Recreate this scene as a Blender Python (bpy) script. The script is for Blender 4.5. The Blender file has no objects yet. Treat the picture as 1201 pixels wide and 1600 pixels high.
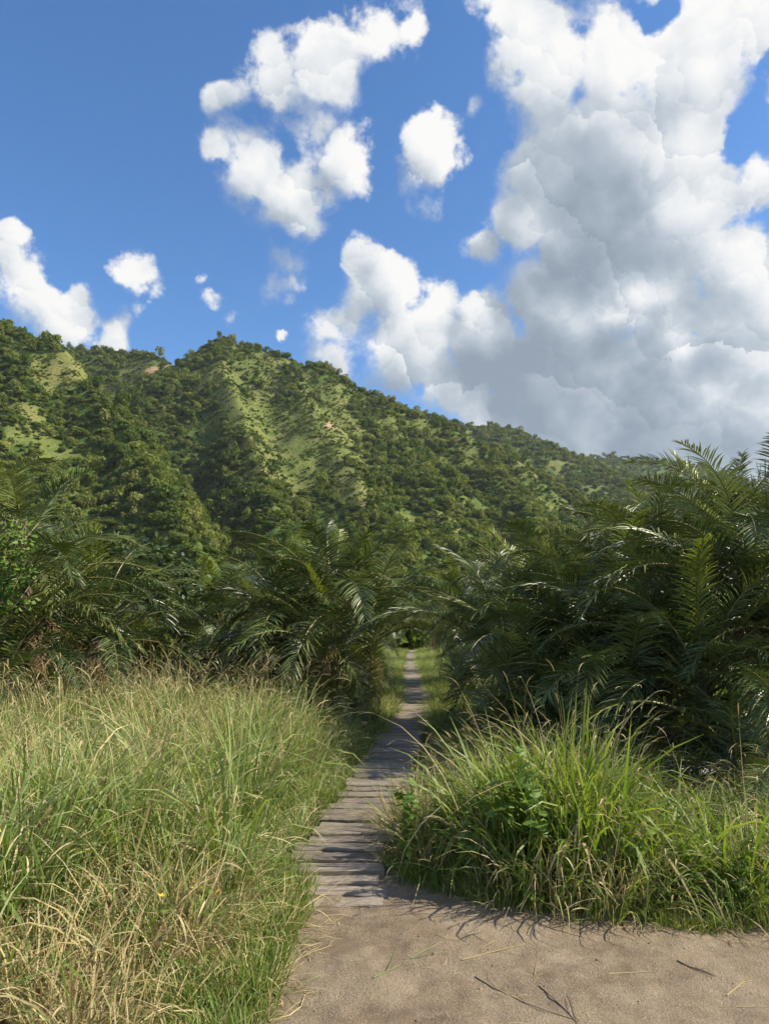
import bpy, math, random
import numpy as np
from mathutils import Vector, Matrix, Euler

random.seed(7)
RNG = np.random.default_rng(11)
R = math.radians
SC = bpy.context.scene
COL = SC.collection

# ------------------------------------------------------------------ camera
F, CU, CV = 1110.0, 600.5, 800.0            # focal length and centre, in pixels of a 1201 x 1600 frame
CAMH, PITCH = 1.65, math.atan(185 / 1110.0)
CP, SP = math.cos(PITCH), math.sin(PITCH)
cam_data = bpy.data.cameras.new('camera')
cam_data.sensor_fit = 'VERTICAL'
cam_data.sensor_height = 24.0
cam_data.lens = 24.0 * F / 1600.0
cam_data.clip_start, cam_data.clip_end = 0.05, 20000
cam = bpy.data.objects.new('camera', cam_data)
cam.location = (0, 0, CAMH)
cam.rotation_euler = (R(90) + PITCH, 0, 0)
COL.objects.link(cam)
SC.camera = cam

# ------------------------------------------------------------------ light and exposure
SUN_AZ, SUN_EL = R(96), R(39)               # azimuth clockwise from the view direction (+Y)
SUN = Vector((math.cos(SUN_EL) * math.sin(SUN_AZ), math.cos(SUN_EL) * math.cos(SUN_AZ), math.sin(SUN_EL)))
sun_data = bpy.data.lights.new('sun', 'SUN')
sun_data.energy = 5.0
sun_data.angle = R(0.53)
sun_data.color = (1.0, 0.90, 0.74)
sun = bpy.data.objects.new('sun', sun_data)
sun.rotation_euler = (-SUN).to_track_quat('-Z', 'Y').to_euler()
COL.objects.link(sun)
SKY_STRENGTH = 0.106
vs = SC.view_settings
vs.view_transform = 'Standard'
vs.look = 'None'
vs.exposure = 0.92
vs.gamma = 1.0
vs.use_curve_mapping = False
SC.cycles.use_denoising = True
SC.cycles.use_adaptive_sampling = True
SC.cycles.adaptive_threshold = 0.03
SC.cycles.max_bounces = 6
SC.cycles.diffuse_bounces = 2
SC.cycles.glossy_bounces = 2
SC.cycles.transmission_bounces = 4
SC.cycles.transparent_max_bounces = 8
SC.cycles.volume_bounces = 0
SC.cycles.sample_clamp_indirect = 4.0


def pix_dir(u, v):
    x, y = (u - CU) / F, (CV - v) / F
    return Vector((x, CP - y * SP, SP + y * CP))


def ground(u, v, z=0.0):
    d = pix_dir(u, v)
    k = (z - CAMH) / d.z
    return (d.x * k, d.y * k)


def at(u, v, dist):
    d = pix_dir(u, v)
    k = dist / d.y
    return (d.x * k, dist, CAMH + d.z * k)


def project(x, y, z):
    dz = z - CAMH
    depth = np.maximum(y * CP + dz * SP, 0.01)
    up = -y * SP + dz * CP
    return CU + F * x / depth, CV - F * up / depth


# ------------------------------------------------------------------ node helpers
class NT:
    def __init__(self, tree):
        self.t = tree
        self.n = tree.nodes
        self.l = tree.links

    def node(self, kind, **kw):
        n = self.n.new(kind)
        for k, v in kw.items():
            setattr(n, k, v)
        return n

    def put(self, sock, v):
        if hasattr(v, 'is_linked') or isinstance(v, bpy.types.NodeSocket):
            self.l.new(v, sock)
        elif isinstance(v, (tuple, list)) and len(v) == 3 and sock.type == 'RGBA':
            sock.default_value = (*v, 1)
        else:
            sock.default_value = v

    def math(self, op, a, b=None, c=None, clamp=False):
        n = self.node('ShaderNodeMath', operation=op, use_clamp=clamp)
        self.put(n.inputs[0], a)
        if b is not None:
            self.put(n.inputs[1], b)
        if c is not None:
            self.put(n.inputs[2], c)
        return n.outputs[0]

    def vmath(self, op, a, b=None, scale=None):
        n = self.node('ShaderNodeVectorMath', operation=op)
        self.put(n.inputs[0], a)
        if b is not None:
            self.put(n.inputs[1], b)
        if scale is not None:
            self.put(n.inputs['Scale'], scale)
        return n.outputs['Value'] if op in ('DISTANCE', 'LENGTH', 'DOT_PRODUCT') else n.outputs['Vector']

    def maprange(self, v, a, b, c=0.0, d=1.0, kind='LINEAR'):
        n = self.node('ShaderNodeMapRange', interpolation_type=kind)
        for s, x in zip(n.inputs[:5], (v, a, b, c, d)):
            self.put(s, x)
        return n.outputs[0]

    def mix(self, f, a, b, blend='MIX'):
        n = self.node('ShaderNodeMix', data_type='RGBA', blend_type=blend)
        self.put(n.inputs[0], f)
        self.put(n.inputs[6], a)
        self.put(n.inputs[7], b)
        return n.outputs[2]

    def noise(self, vec, scale, detail=4, rough=0.5, color=False, dist=0.0):
        n = self.node('ShaderNodeTexNoise')
        if vec is not None:
            self.put(n.inputs['Vector'], vec)
        self.put(n.inputs['Scale'], scale)
        self.put(n.inputs['Detail'], detail)
        self.put(n.inputs['Roughness'], rough)
        self.put(n.inputs['Distortion'], dist)
        return n.outputs['Color' if color else 'Fac']

    def attr(self, name):
        n = self.node('ShaderNodeAttribute', attribute_name=name)
        return n.outputs['Fac']

    def ramp(self, f, stops):
        n = self.node('ShaderNodeValToRGB')
        cr = n.color_ramp
        while len(cr.elements) < len(stops):
            cr.elements.new(0.5)
        for e, (p, c) in zip(cr.elements, stops):
            e.position = p
            e.color = (*c, 1)
        self.put(n.inputs[0], f)
        return n.outputs[0]


# ------------------------------------------------------------------ sky: clear air plus cumulus clouds, in world directions
world = bpy.data.worlds.new('World')
SC.world = world
world.use_nodes = True
W = NT(world.node_tree)
W.n.clear()

# cloud bodies: (pixel u, v, radius in pixels, strength); they stand at fixed compass directions
CLOUDS = [
    (600, 62, 88, 1.05), (520, 100, 100, 1.05), (430, 125, 105, 1.0), (345, 150, 55, .8), (640, 45, 50, 1.0), (480, 195, 75, .85), (560, 50, 70, .9),
    (415, 275, 95, 1.1), (470, 315, 95, 1.1), (555, 260, 80, 1.0), (450, 395, 70, .75), (460, 450, 45, .55), (345, 230, 45, .8), (380, 235, 60, .8),
    (680, 235, 82, 1.15), (665, 300, 55, .75),
    (770, 25, 80, .95), (820, 60, 110, 1.1), (870, 110, 120, 1.1), (960, 90, 150, 1.15), (1080, 100, 150, 1.2), (1190, 40, 130, 1.2), (940, 200, 160, 1.2),
    (880, 270, 150, 1.25), (1030, 240, 160, 1.25), (820, 350, 105, 1.2), (930, 380, 190, 1.4), (1060, 330, 150, 1.25), (760, 385, 62, 1.1),
    (880, 480, 160, 1.35), (1010, 470, 150, 1.3), (1190, 290, 90, 1.2), (1160, 400, 150, 1.25), (1180, 520, 170, 1.3), (1100, 60, 100, 1.1),
    (600, 450, 95, 1.15), (560, 410, 60, 1.0), (680, 480, 75, 1.05), (540, 510, 80, 1.0), (640, 545, 120, 1.2), (760, 530, 120, 1.2), (850, 580, 170, 1.35),
    (1000, 600, 190, 1.35), (700, 600, 110, 1.15), (1150, 640, 200, 1.35), (520, 560, 60, 1.0), (900, 690, 190, 1.4), (1080, 730, 200, 1.4), (760, 640, 110, 1.2), (960, 800, 150, 1.3), (1200, 760, 190, 1.4), (1040, 560, 150, 1.3),
    (1300, 200, 220, 1.15), (1340, 520, 220, 1.2), (1350, -60, 160, 1.1), (980, -70, 130, 1.05),
    (15, 375, 40, .95), (50, 460, 80, 1.0), (110, 500, 80, 1.0), (170, 530, 60, .85), (0, 440, 70, .95), (200, 428, 58, .95), (235, 465, 35, .7),
    (335, 470, 36, .75), (312, 435, 22, .65), (295, 325, 30, .65), (370, 500, 34, .65), (210, 490, 35, .6), (450, 530, 18, .75), (505, 552, 30, .95),
    (420, 445, 50, .6), (740, 170, 50, .5), (720, 40, 45, .5), (345, 385, 18, .55),
]
# clear gaps between the bodies
HOLES = [(1165, 205, 52, .9), (1145, 240, 35, .7), (1025, 28, 36, .7), (1195, 95, 26, .5), (625, 130, 60, .5), (740, 300, 50, .6), (735, 440, 34, .6), (330, 60, 80, .4), (620, 350, 60, .4), (700, 120, 60, .5), (1190, 700, 30, .4)]
# self-shading painted as grey on the thick parts and undersides of those bodies
SHADES = [
    (900, 330, 90, .7), (920, 390, 105, 1.0), (870, 420, 80, .9), (980, 330, 80, .55), (770, 400, 60, .75), (800, 470, 70, .6), (840, 270, 90, .45), (940, 230, 110, .3), (1010, 210, 90, .25),
    (730, 560, 75, .6), (800, 600, 110, .85), (900, 600, 110, .95), (1010, 600, 100, .85), (700, 500, 38, .8), (850, 560, 90, .8), (620, 600, 80, .5), (950, 560, 90, .8),
    (1100, 560, 60, .5), (1010, 520, 60, .5), (1090, 420, 80, .3), (1150, 330, 60, .45), (1190, 500, 60, .35),
    (850, 680, 120, .8), (1000, 690, 130, .85), (1120, 700, 120, .8), (700, 650, 90, .55), (1180, 600, 60, .4),
    (450, 410, 70, .5), (470, 350, 60, .3), (560, 420, 60, .5), (670, 310, 45, .4), (590, 470, 60, .2), (520, 290, 40, .3), (230, 480, 40, .4), (150, 535, 50, .3),
]


# sunlit highlights painted into the colour of those bodies
PAINTED_LIT = [(945, 495, 75, .8), (1065, 530, 48, 1.0), (742, 370, 30, 1.0), (1030, 260, 85, .8), (650, 465, 55, .7), (1155, 425, 60, .8), (575, 545, 45, .7), (1130, 630, 75, .7), (960, 640, 50, .5), (820, 430, 45, .6), (1190, 250, 50, .9), (560, 470, 40, .6)]


def blob_group(name, blobs, base=0.0):
    g = bpy.data.node_groups.new(name, 'ShaderNodeTree')
    g.interface.new_socket('Vector', in_out='INPUT', socket_type='NodeSocketVector')
    g.interface.new_socket('Field', in_out='OUTPUT', socket_type='NodeSocketFloat')
    T = NT(g)
    gi, go = T.node('NodeGroupInput'), T.node('NodeGroupOutput')
    acc = None
    for (u, v, r, a) in blobs:
        c = pix_dir(u, v).normalized()
        rad = r / F * c.dot(Vector((0, CP, SP))) * 1.25
        d = T.vmath('DISTANCE', gi.outputs[0], tuple(c))
        w = T.maprange(d, rad, 0.0, 0.0, a, 'SMOOTHSTEP')
        acc = w if acc is None else T.math('SMOOTH_MAX', acc, w, 0.16)
    T.l.new(acc, go.inputs[0])
    return g


def cloud_group():
    body = blob_group('cloud_bodies', CLOUDS)
    g = bpy.data.node_groups.new('cloud_thickness', 'ShaderNodeTree')
    g.interface.new_socket('Vector', in_out='INPUT', socket_type='NodeSocketVector')
    g.interface.new_socket('Thickness', in_out='OUTPUT', socket_type='NodeSocketFloat')
    g.interface.new_socket('Warped', in_out='OUTPUT', socket_type='NodeSocketVector')
    g.interface.new_socket('Facing', in_out='OUTPUT', socket_type='NodeSocketFloat')
    g.interface.new_socket('Slope', in_out='OUTPUT', socket_type='NodeSocketFloat')
    g.interface.new_socket('Billow', in_out='OUTPUT', socket_type='NodeSocketFloat')
    T = NT(g)
    gi, go = T.node('NodeGroupInput'), T.node('NodeGroupOutput')
    p = gi.outputs[0]
    w1 = T.vmath('SUBTRACT', T.noise(p, 8.0, 6, 0.62, color=True), (.5, .5, .5))
    q = T.vmath('ADD', p, T.vmath('SCALE', w1, scale=0.075))
    b = T.node('ShaderNodeGroup')
    b.node_tree = body
    T.l.new(q, b.inputs[0])
    # far outside the picture the same kind of broken cloud goes on
    out = T.maprange(T.vmath('DISTANCE', p, tuple(pix_dir(700, 350).normalized())), 0.62, 0.85, 0.0, 1.0, 'SMOOTHSTEP')
    gen = T.maprange(T.noise(q, 2.6, 2, .5), 0.45, 0.62, 0.0, 1.15, 'SMOOTHSTEP')
    hl = T.node('ShaderNodeGroup')
    hl.node_tree = blob_group('cloud_gaps', HOLES)
    T.l.new(q, hl.inputs[0])
    fld = T.math('ADD', T.math('SUBTRACT', b.outputs[0], hl.outputs[0]), T.math('MULTIPLY', out, gen))
    n1 = T.noise(p, 13.0, 10, 0.62)
    nn = T.math('MULTIPLY', T.math('SUBTRACT', n1, .5), 2.1)
    t = T.math('ADD', fld, T.math('MULTIPLY', nn, T.maprange(fld, 0.0, 0.4, 0.2, 1.0)))
    t = T.math('SUBTRACT', t, T.maprange(fld, .75, 1.25, 0.33, -0.05))
    fa = T.noise(p, 7.5, 6, 0.55)
    fb = T.noise(T.vmath('ADD', p, tuple(lit_dir * 0.030)), 7.5, 6, 0.55)
    wf = T.vmath('SUBTRACT', T.noise(p, 19.0, 6, 0.62, color=True), (.5, .5, .5))
    qb = T.vmath('ADD', p, T.vmath('SCALE', wf, scale=0.065))
    bsum, tsum = None, None
    for sc_, wt, wth in ((9.0, .42, .55), (22.0, .17, .40)):
        vo = T.node('ShaderNodeTexVoronoi', feature='F1')
        T.l.new(qb, vo.inputs['Vector'])
        vo.inputs['Scale'].default_value = sc_
        vo.inputs['Detail'].default_value = 0.0
        ball = T.math('MULTIPLY', T.vmath('DOT_PRODUCT', T.vmath('SUBTRACT', qb, vo.outputs['Position']), tuple(lit_dir)), sc_ * wt)
        th = T.math('MULTIPLY', T.math('SUBTRACT', 0.45, vo.outputs['Distance']), wth)
        bsum = ball if bsum is None else T.math('ADD', bsum, ball)
        tsum = th if tsum is None else T.math('ADD', tsum, th)
    t = T.math('ADD', t, T.math('MULTIPLY', tsum, T.maprange(fld, 0.1, 0.5, 0.0, 1.0)))
    T.l.new(bsum, go.inputs[4])
    b2 = T.node('ShaderNodeGroup')
    b2.node_tree = body
    T.l.new(T.vmath('ADD', q, tuple(lit_dir * 0.055)), b2.inputs[0])
    T.l.new(T.math('SUBTRACT', b.outputs[0], b2.outputs[0]), go.inputs[3])
    T.l.new(t, go.inputs[0])
    T.l.new(q, go.inputs[1])
    T.l.new(T.math('SUBTRACT', fa, fb), go.inputs[2])
    return g


lit_dir = (SUN - Vector((0, .9, .43)) * SUN.dot(Vector((0, .9, .43)))).normalized()
lit_dir = (lit_dir + Vector((0, 0, 0.6))).normalized()
tc = W.node('ShaderNodeTexCoord')
P0 = W.vmath('NORMALIZE', tc.outputs['Generated'])
sky = W.node('ShaderNodeTexSky', sky_type='NISHITA')
sky.sun_disc = False
sky.sun_elevation = SUN_EL
sky.sun_rotation = SUN_AZ
sky.altitude = 800
sky.air_density = 1.1
sky.dust_density = 0.4
sky.ozone_density = 3.0
CG = cloud_group()
c0 = W.node('ShaderNodeGroup'); c0.node_tree = CG
W.l.new(P0, c0.inputs[0])
sh = W.node('ShaderNodeGroup'); sh.node_tree = blob_group('cloud_painted_shade', SHADES)
W.l.new(c0.outputs['Warped'], sh.inputs[0])
thick = c0.outputs['Thickness']
slope = c0.outputs['Slope']
alpha = W.maprange(thick, -0.06, W.maprange(slope, -.25, .2, .66, .30), 0.0, 1.0, 'SMOOTHSTEP')
facing = c0.outputs['Facing']
nsh = W.noise(c0.outputs['Warped'], 8.0, 4, .5)
painted_shade = W.math('MULTIPLY', sh.outputs[0], W.maprange(nsh, .36, .60, .70, 1.10, 'SMOOTHSTEP'))
light = W.math('ADD', 0.70, W.math('ADD', W.math('MULTIPLY', facing, 0.9), W.math('MULTIPLY', slope, .62)))  # sun side and shade side of the clouds, painted into their colour
light = W.math('ADD', light, W.math('MULTIPLY', c0.outputs['Billow'], 0.55))
light = W.math('SUBTRACT', light, W.math('MULTIPLY', painted_shade, 0.74))
light = W.math('ADD', light, W.maprange(thick, 0.9, 0.0, -0.10, 0.10))
lt = W.node('ShaderNodeGroup'); lt.node_tree = blob_group('cloud_painted_sun', PAINTED_LIT)
W.l.new(c0.outputs['Warped'], lt.inputs[0])
light = W.math('ADD', light, W.math('MULTIPLY', lt.outputs[0], W.maprange(nsh, .40, .55, .42, .10)))
ccol = W.ramp(light, [(0.0, (.29, .36, .44)), (.22, (.37, .44, .52)), (.5, (.53, .60, .675)), (.78, (.85, .88, .91)), (1.0, (1.03, 1.02, 1.0))])
bg_sky = W.node('ShaderNodeBackground')
hsv = W.node('ShaderNodeHueSaturation')
hsv.inputs['Saturation'].default_value = 1.22
hsv.inputs['Hue'].default_value = 0.503
W.l.new(sky.outputs[0], hsv.inputs['Color'])
W.l.new(hsv.outputs[0], bg_sky.inputs['Color'])
bg_sky.inputs['Strength'].default_value = SKY_STRENGTH
bg_cl = W.node('ShaderNodeBackground')
W.l.new(ccol, bg_cl.inputs['Color'])
bg_cl.inputs['Strength'].default_value = 0.50
mixw = W.node('ShaderNodeMixShader')
W.l.new(alpha, mixw.inputs[0])
W.l.new(bg_sky.outputs[0], mixw.inputs[1])
W.l.new(bg_cl.outputs[0], mixw.inputs[2])
wo = W.node('ShaderNodeOutputWorld')
W.l.new(mixw.outputs[0], wo.inputs['Surface'])
world.cycles.sampling_method = 'MANUAL'
world.cycles.sample_map_resolution = 256


# ------------------------------------------------------------------ general helpers
def tag(o, label=None, cat=None, group=None, kind=None):
    for k, v in (('label', label), ('category', cat), ('group', group), ('kind', kind)):
        if v:
            o[k] = v
    return o


def mesh_from(name, verts, faces, mat=None, attrs=None, smooth=False):
    me = bpy.data.meshes.new(name)
    verts = np.asarray(verts, np.float32)
    if isinstance(faces, np.ndarray):
        k = faces.shape[1]
        me.vertices.add(len(verts))
        me.vertices.foreach_set('co', verts.ravel())
        me.loops.add(faces.size)
        me.loops.foreach_set('vertex_index', faces.ravel().astype(np.int32))
        me.polygons.add(len(faces))
        me.polygons.foreach_set('loop_start', np.arange(0, faces.size, k, dtype=np.int32))
        me.update(calc_edges=True)
    else:
        me.from_pydata(verts.tolist(), [], faces)
    for a, vals in (attrs or {}).items():
        at_ = me.attributes.new(a, 'FLOAT', 'POINT')
        at_.data.foreach_set('value', np.asarray(vals, np.float32))
    if mat:
        me.materials.append(mat)
    if smooth:
        me.polygons.foreach_set('use_smooth', np.ones(len(me.polygons), bool))
    me.validate()
    return me


def obj(name, me, parent=None, loc=(0, 0, 0), rot=(0, 0, 0), scale=(1, 1, 1)):
    o = bpy.data.objects.new(name, me)
    COL.objects.link(o)
    o.location, o.rotation_euler = loc, rot
    o.scale = (scale,) * 3 if isinstance(scale, (int, float)) else scale
    if parent:
        o.parent = parent
    return o


def empty(name, loc, label, cat, group=None):
    o = bpy.data.objects.new(name, None)
    o.empty_display_size = .2
    COL.objects.link(o)
    o.location = loc
    return tag(o, label, cat, group)


class Geo:
    """collects quads/tris with per-vertex attributes t (base to tip) and r (random per piece)"""
    def __init__(self):
        self.v, self.f, self.t, self.r, self.m = [], [], [], [], []

    def ribbon(self, pts, widths, side, r=0.5, t0=0.0, t1=1.0, mi=0):
        b = len(self.v)
        n = len(pts)
        for i in range(n):
            s = side[i] if isinstance(side, list) else side
            w = widths[i] * .5
            p = pts[i]
            t = t0 + (t1 - t0) * i / (n - 1)
            self.v += [tuple(p - s * w), tuple(p + s * w)]
            self.t += [t, t]
            self.r += [r, r]
        for i in range(n - 1):
            self.f.append((b + 2 * i, b + 2 * i + 1, b + 2 * i + 3, b + 2 * i + 2))
            self.m.append(mi)

    def tube(self, pts, radii, k=5, r=0.5, mi=0, cap=True):
        b = len(self.v)
        n = len(pts)
        for i in range(n):
            d = (pts[min(i + 1, n - 1)] - pts[max(i - 1, 0)]).normalized()
            a = d.orthogonal().normalized() if abs(d.z) > .9 else d.cross(Vector((0, 0, 1))).normalized()
            c = d.cross(a)
            for j in range(k):
                an = 2 * math.pi * j / k
                self.v.append(tuple(pts[i] + (a * math.cos(an) + c * math.sin(an)) * radii[i]))
                self.t.append(i / (n - 1))
                self.r.append(r)
        for i in range(n - 1):
            for j in range(k):
                j2 = (j + 1) % k
                self.f.append((b + i * k + j, b + i * k + j2, b + (i + 1) * k + j2, b + (i + 1) * k + j))
                self.m.append(mi)
        if cap:
            self.f.append(tuple(b + (n - 1) * k + j for j in range(k)))
            self.m.append(mi)
            self.f.append(tuple(b + k - 1 - j for j in range(k)))
            self.m.append(mi)

    def poly(self, pts, r=0.5, ts=None, mi=0):
        b = len(self.v)
        self.v += [tuple(p) for p in pts]
        self.t += ts or [0.5] * len(pts)
        self.r += [r] * len(pts)
        self.f.append(tuple(range(b, b + len(pts))))
        self.m.append(mi)

    def mesh(self, name, *mats, smooth=False):
        me = mesh_from(name, self.v, self.f, None, {'t': self.t, 'r': self.r}, smooth)
        for m in mats:
            me.materials.append(m)
        if len(mats) > 1:
            me.polygons.foreach_set('material_index', np.array(self.m, np.int32))
        return me


def scatter(name, pts, rots, scales, idx, sources, label, cat=None):
    """one mass (kind = stuff) of copies of the source meshes standing at the given points"""
    coll = bpy.data.collections.new(name + '_sources')
    for i, me in enumerate(sources):
        o = bpy.data.objects.new('%s_source_%03d' % (name, i), me)
        coll.objects.link(o)
    me = bpy.data.meshes.new(name)
    pts = np.asarray(pts, np.float32)
    me.vertices.add(len(pts))
    me.vertices.foreach_set('co', pts.ravel())
    a = me.attributes.new('rot', 'FLOAT_VECTOR', 'POINT')
    a.data.foreach_set('vector', np.asarray(rots, np.float32).ravel())
    sc = np.asarray(scales, np.float32)
    if sc.ndim == 1:
        sc = np.repeat(sc[:, None], 3, 1)
    a = me.attributes.new('scl', 'FLOAT_VECTOR', 'POINT')
    a.data.foreach_set('vector', sc.ravel())
    a = me.attributes.new('idx', 'INT', 'POINT')
    a.data.foreach_set('value', np.asarray(idx, np.int32))
    o = obj(name, me)
    ng = bpy.data.node_groups.new(name + '_nodes', 'GeometryNodeTree')
    ng.interface.new_socket('Geometry', in_out='INPUT', socket_type='NodeSocketGeometry')
    ng.interface.new_socket('Geometry', in_out='OUTPUT', socket_type='NodeSocketGeometry')
    gi, go = ng.nodes.new('NodeGroupInput'), ng.nodes.new('NodeGroupOutput')
    ci = ng.nodes.new('GeometryNodeCollectionInfo')
    ci.inputs['Collection'].default_value = coll
    ci.inputs['Separate Children'].default_value = True
    ci.inputs['Reset Children'].default_value = True
    iop = ng.nodes.new('GeometryNodeInstanceOnPoints')
    iop.inputs['Pick Instance'].default_value = True

    def na(n, ty):
        x = ng.nodes.new('GeometryNodeInputNamedAttribute')
        x.data_type = ty
        x.inputs['Name'].default_value = n
        return x.outputs['Attribute']
    L = ng.links.new
    L(gi.outputs[0], iop.inputs['Points'])
    L(ci.outputs[0], iop.inputs['Instance'])
    L(na('idx', 'INT'), iop.inputs['Instance Index'])
    L(na('rot', 'FLOAT_VECTOR'), iop.inputs['Rotation'])
    L(na('scl', 'FLOAT_VECTOR'), iop.inputs['Scale'])
    L(iop.outputs[0], go.inputs[0])
    md = o.modifiers.new('scatter', 'NODES')
    md.node_group = ng
    return tag(o, label, cat, None, 'stuff')


def hash2(ix, iy, seed):
    h = (ix.astype(np.int64) * 374761393 + iy.astype(np.int64) * 668265263 + seed * 1274126177) & 0xFFFFFFFF
    h = ((h ^ (h >> 13)) * 1274126177) & 0xFFFFFFFF
    return ((h ^ (h >> 16)) & 0xFFFF) / 65535.0


def vnoise(x, y, seed=0):
    ix, iy = np.floor(x), np.floor(y)
    fx, fy = x - ix, y - iy
    fx, fy = fx * fx * fx * (fx * (fx * 6 - 15) + 10), fy * fy * fy * (fy * (fy * 6 - 15) + 10)
    a, b = hash2(ix, iy, seed), hash2(ix + 1, iy, seed)
    c, d = hash2(ix, iy + 1, seed), hash2(ix + 1, iy + 1, seed)
    return (a + (b - a) * fx) * (1 - fy) + (c + (d - c) * fx) * fy


def fbm(x, y, oct=4, seed=0, gain=.5):
    x, y = np.asarray(x, float), np.asarray(y, float)
    s, a, n = 0, 1, 0
    for o in range(oct):
        s = s + a * vnoise(x * 2 ** o + 17.3 * o, y * 2 ** o - 9.1 * o, seed + o)
        n += a
        a *= gain
    return s / n


def in_poly(x, y, poly):
    x, y = np.asarray(x), np.asarray(y)
    c = np.zeros(x.shape, bool)
    n = len(poly)
    for i in range(n):
        x1, y1 = poly[i]
        x2, y2 = poly[(i + 1) % n]
        if y1 == y2:
            continue
        c ^= ((y1 > y) != (y2 > y)) & (x < (x2 - x1) * (y - y1) / (y2 - y1) + x1)
    return c


def rnd(a=0.0, b=1.0):
    return random.uniform(a, b)


# ------------------------------------------------------------------ materials
def material(name):
    m = bpy.data.materials.new(name)
    m.use_nodes = True
    t = NT(m.node_tree)
    t.n.clear()
    out = t.node('ShaderNodeOutputMaterial')
    return m, t, out


def leaf_material(name, stops, tipcol=None, tip_from=.6, rough=.45, spec=.4, trans=.35, use='r', obj_var=.35, tip_amt=1.0, vnoise_amt=0.0, transcol=(1.25, 1.2, .45)):
    """thin foliage: reflecting both sides with some light passing through; stops give the range of leaf colours"""
    m, t, out = material(name)
    oi = t.node('ShaderNodeObjectInfo')
    r = t.attr('r')
    f = t.math('ADD', t.math('MULTIPLY', r, 1 - obj_var), t.math('MULTIPLY', oi.outputs['Random'], obj_var))
    c = t.ramp(f, stops)
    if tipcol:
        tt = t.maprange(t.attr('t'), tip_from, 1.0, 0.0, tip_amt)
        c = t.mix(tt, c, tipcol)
    p = t.node('ShaderNodeBsdfPrincipled')
    t.put(p.inputs['Base Color'], c)
    p.inputs['Roughness'].default_value = rough
    p.inputs['Specular IOR Level'].default_value = spec
    tr = t.node('ShaderNodeBsdfTranslucent')
    t.put(tr.inputs['Color'], t.mix(1.0, c, transcol, 'MULTIPLY'))
    mx = t.node('ShaderNodeMixShader')
    mx.inputs[0].default_value = trans
    t.l.new(p.outputs[0], mx.inputs[1])
    t.l.new(tr.outputs[0], mx.inputs[2])
    t.l.new(mx.outputs[0], out.inputs[0])
    return m


M = {}
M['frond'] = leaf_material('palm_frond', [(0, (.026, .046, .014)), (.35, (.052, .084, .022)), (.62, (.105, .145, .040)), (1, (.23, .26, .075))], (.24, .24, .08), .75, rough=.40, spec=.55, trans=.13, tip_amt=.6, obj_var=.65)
M['frond_yellow'] = leaf_material('palm_frond_young', [(0, (.11, .16, .02)), (1, (.22, .26, .04))], (.3, .27, .07), .7, rough=.35, spec=.5, trans=.35)
M['frond_dead'] = leaf_material('palm_frond_dead', [(0, (.13, .085, .04)), (.5, (.21, .15, .075)), (1, (.30, .23, .12))], None, rough=.8, spec=.15, trans=.15)
M['rachis'] = leaf_material('palm_rachis', [(0, (.12, .13, .04)), (1, (.20, .17, .06))], None, rough=.5, trans=.0)
M['grass'] = leaf_material('grass_blade', [(0, (.075, .150, .026)), (.4, (.140, .225, .050)), (.78, (.215, .290, .085)), (.95, (.33, .34, .13)), (1, (.42, .38, .18))], (.40, .41, .18), .55, rough=.5, spec=.4, trans=.42, tip_amt=.5)
M['grass_deep'] = leaf_material('grass_blade_lush', [(0, (.075, .145, .022)), (.5, (.140, .225, .038)), (1, (.225, .30, .068))], (.30, .32, .11), .6, rough=.5, spec=.35, trans=.42, tip_amt=.5)
M['straw'] = leaf_material('dry_grass', [(0, (.24, .18, .085)), (.5, (.43, .35, .17)), (1, (.56, .49, .28))], None, rough=.7, spec=.2, trans=.25, transcol=(1.0, .95, .8))
M['leafy'] = leaf_material('weed_leaf', [(0, (.09, .16, .028)), (.6, (.15, .24, .042)), (1, (.22, .30, .07))], None, rough=.45, spec=.35, trans=.35)
M['broadleaf'] = leaf_material('broadleaf_tree_leaf', [(0, (.022, .042, .012)), (.6, (.045, .075, .02)), (1, (.09, .12, .04))], None, rough=.4, spec=.45, trans=.2)
M['forest'] = leaf_material('forest_crown', [(0, (.048, .085, .018)), (.25, (.078, .125, .024)), (.5, (.120, .162, .032)), (.7, (.165, .200, .044)), (.88, (.205, .225, .066)), (1, (.20, .20, .09))], None, rough=.75, spec=.1, trans=.36, obj_var=.7)
M['scrub'] = leaf_material('hill_scrub', [(0, (.075, .115, .024)), (.5, (.130, .175, .038)), (1, (.21, .24, .065))], None, rough=.8, spec=.1, trans=.38, obj_var=.6)
M['flower'] = leaf_material('yellow_petal', [(0, (.75, .5, .02)), (1, (.8, .6, .05))], None, rough=.6, trans=.3)


def bark(name, c1, c2):
    m, t, out = material(name)
    tcx = t.node('ShaderNodeTexCoord')
    n = t.noise(tcx.outputs['Object'], 9, 6, .65)
    p = t.node('ShaderNodeBsdfPrincipled')
    t.put(p.inputs['Base Color'], t.mix(n, c1, c2))
    p.inputs['Roughness'].default_value = .9
    b = t.node('ShaderNodeBump')
    b.inputs['Strength'].default_value = .8
    b.inputs['Distance'].default_value = .02
    t.put(b.inputs['Height'], n)
    t.l.new(b.outputs[0], p.inputs['Normal'])
    t.l.new(p.outputs[0], out.inputs[0])
    return m


M['trunk'] = bark('palm_trunk', (.05, .038, .025), (.16, .12, .08))
M['twig'] = bark('dry_twig', (.20, .145, .09), (.36, .27, .17))


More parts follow.
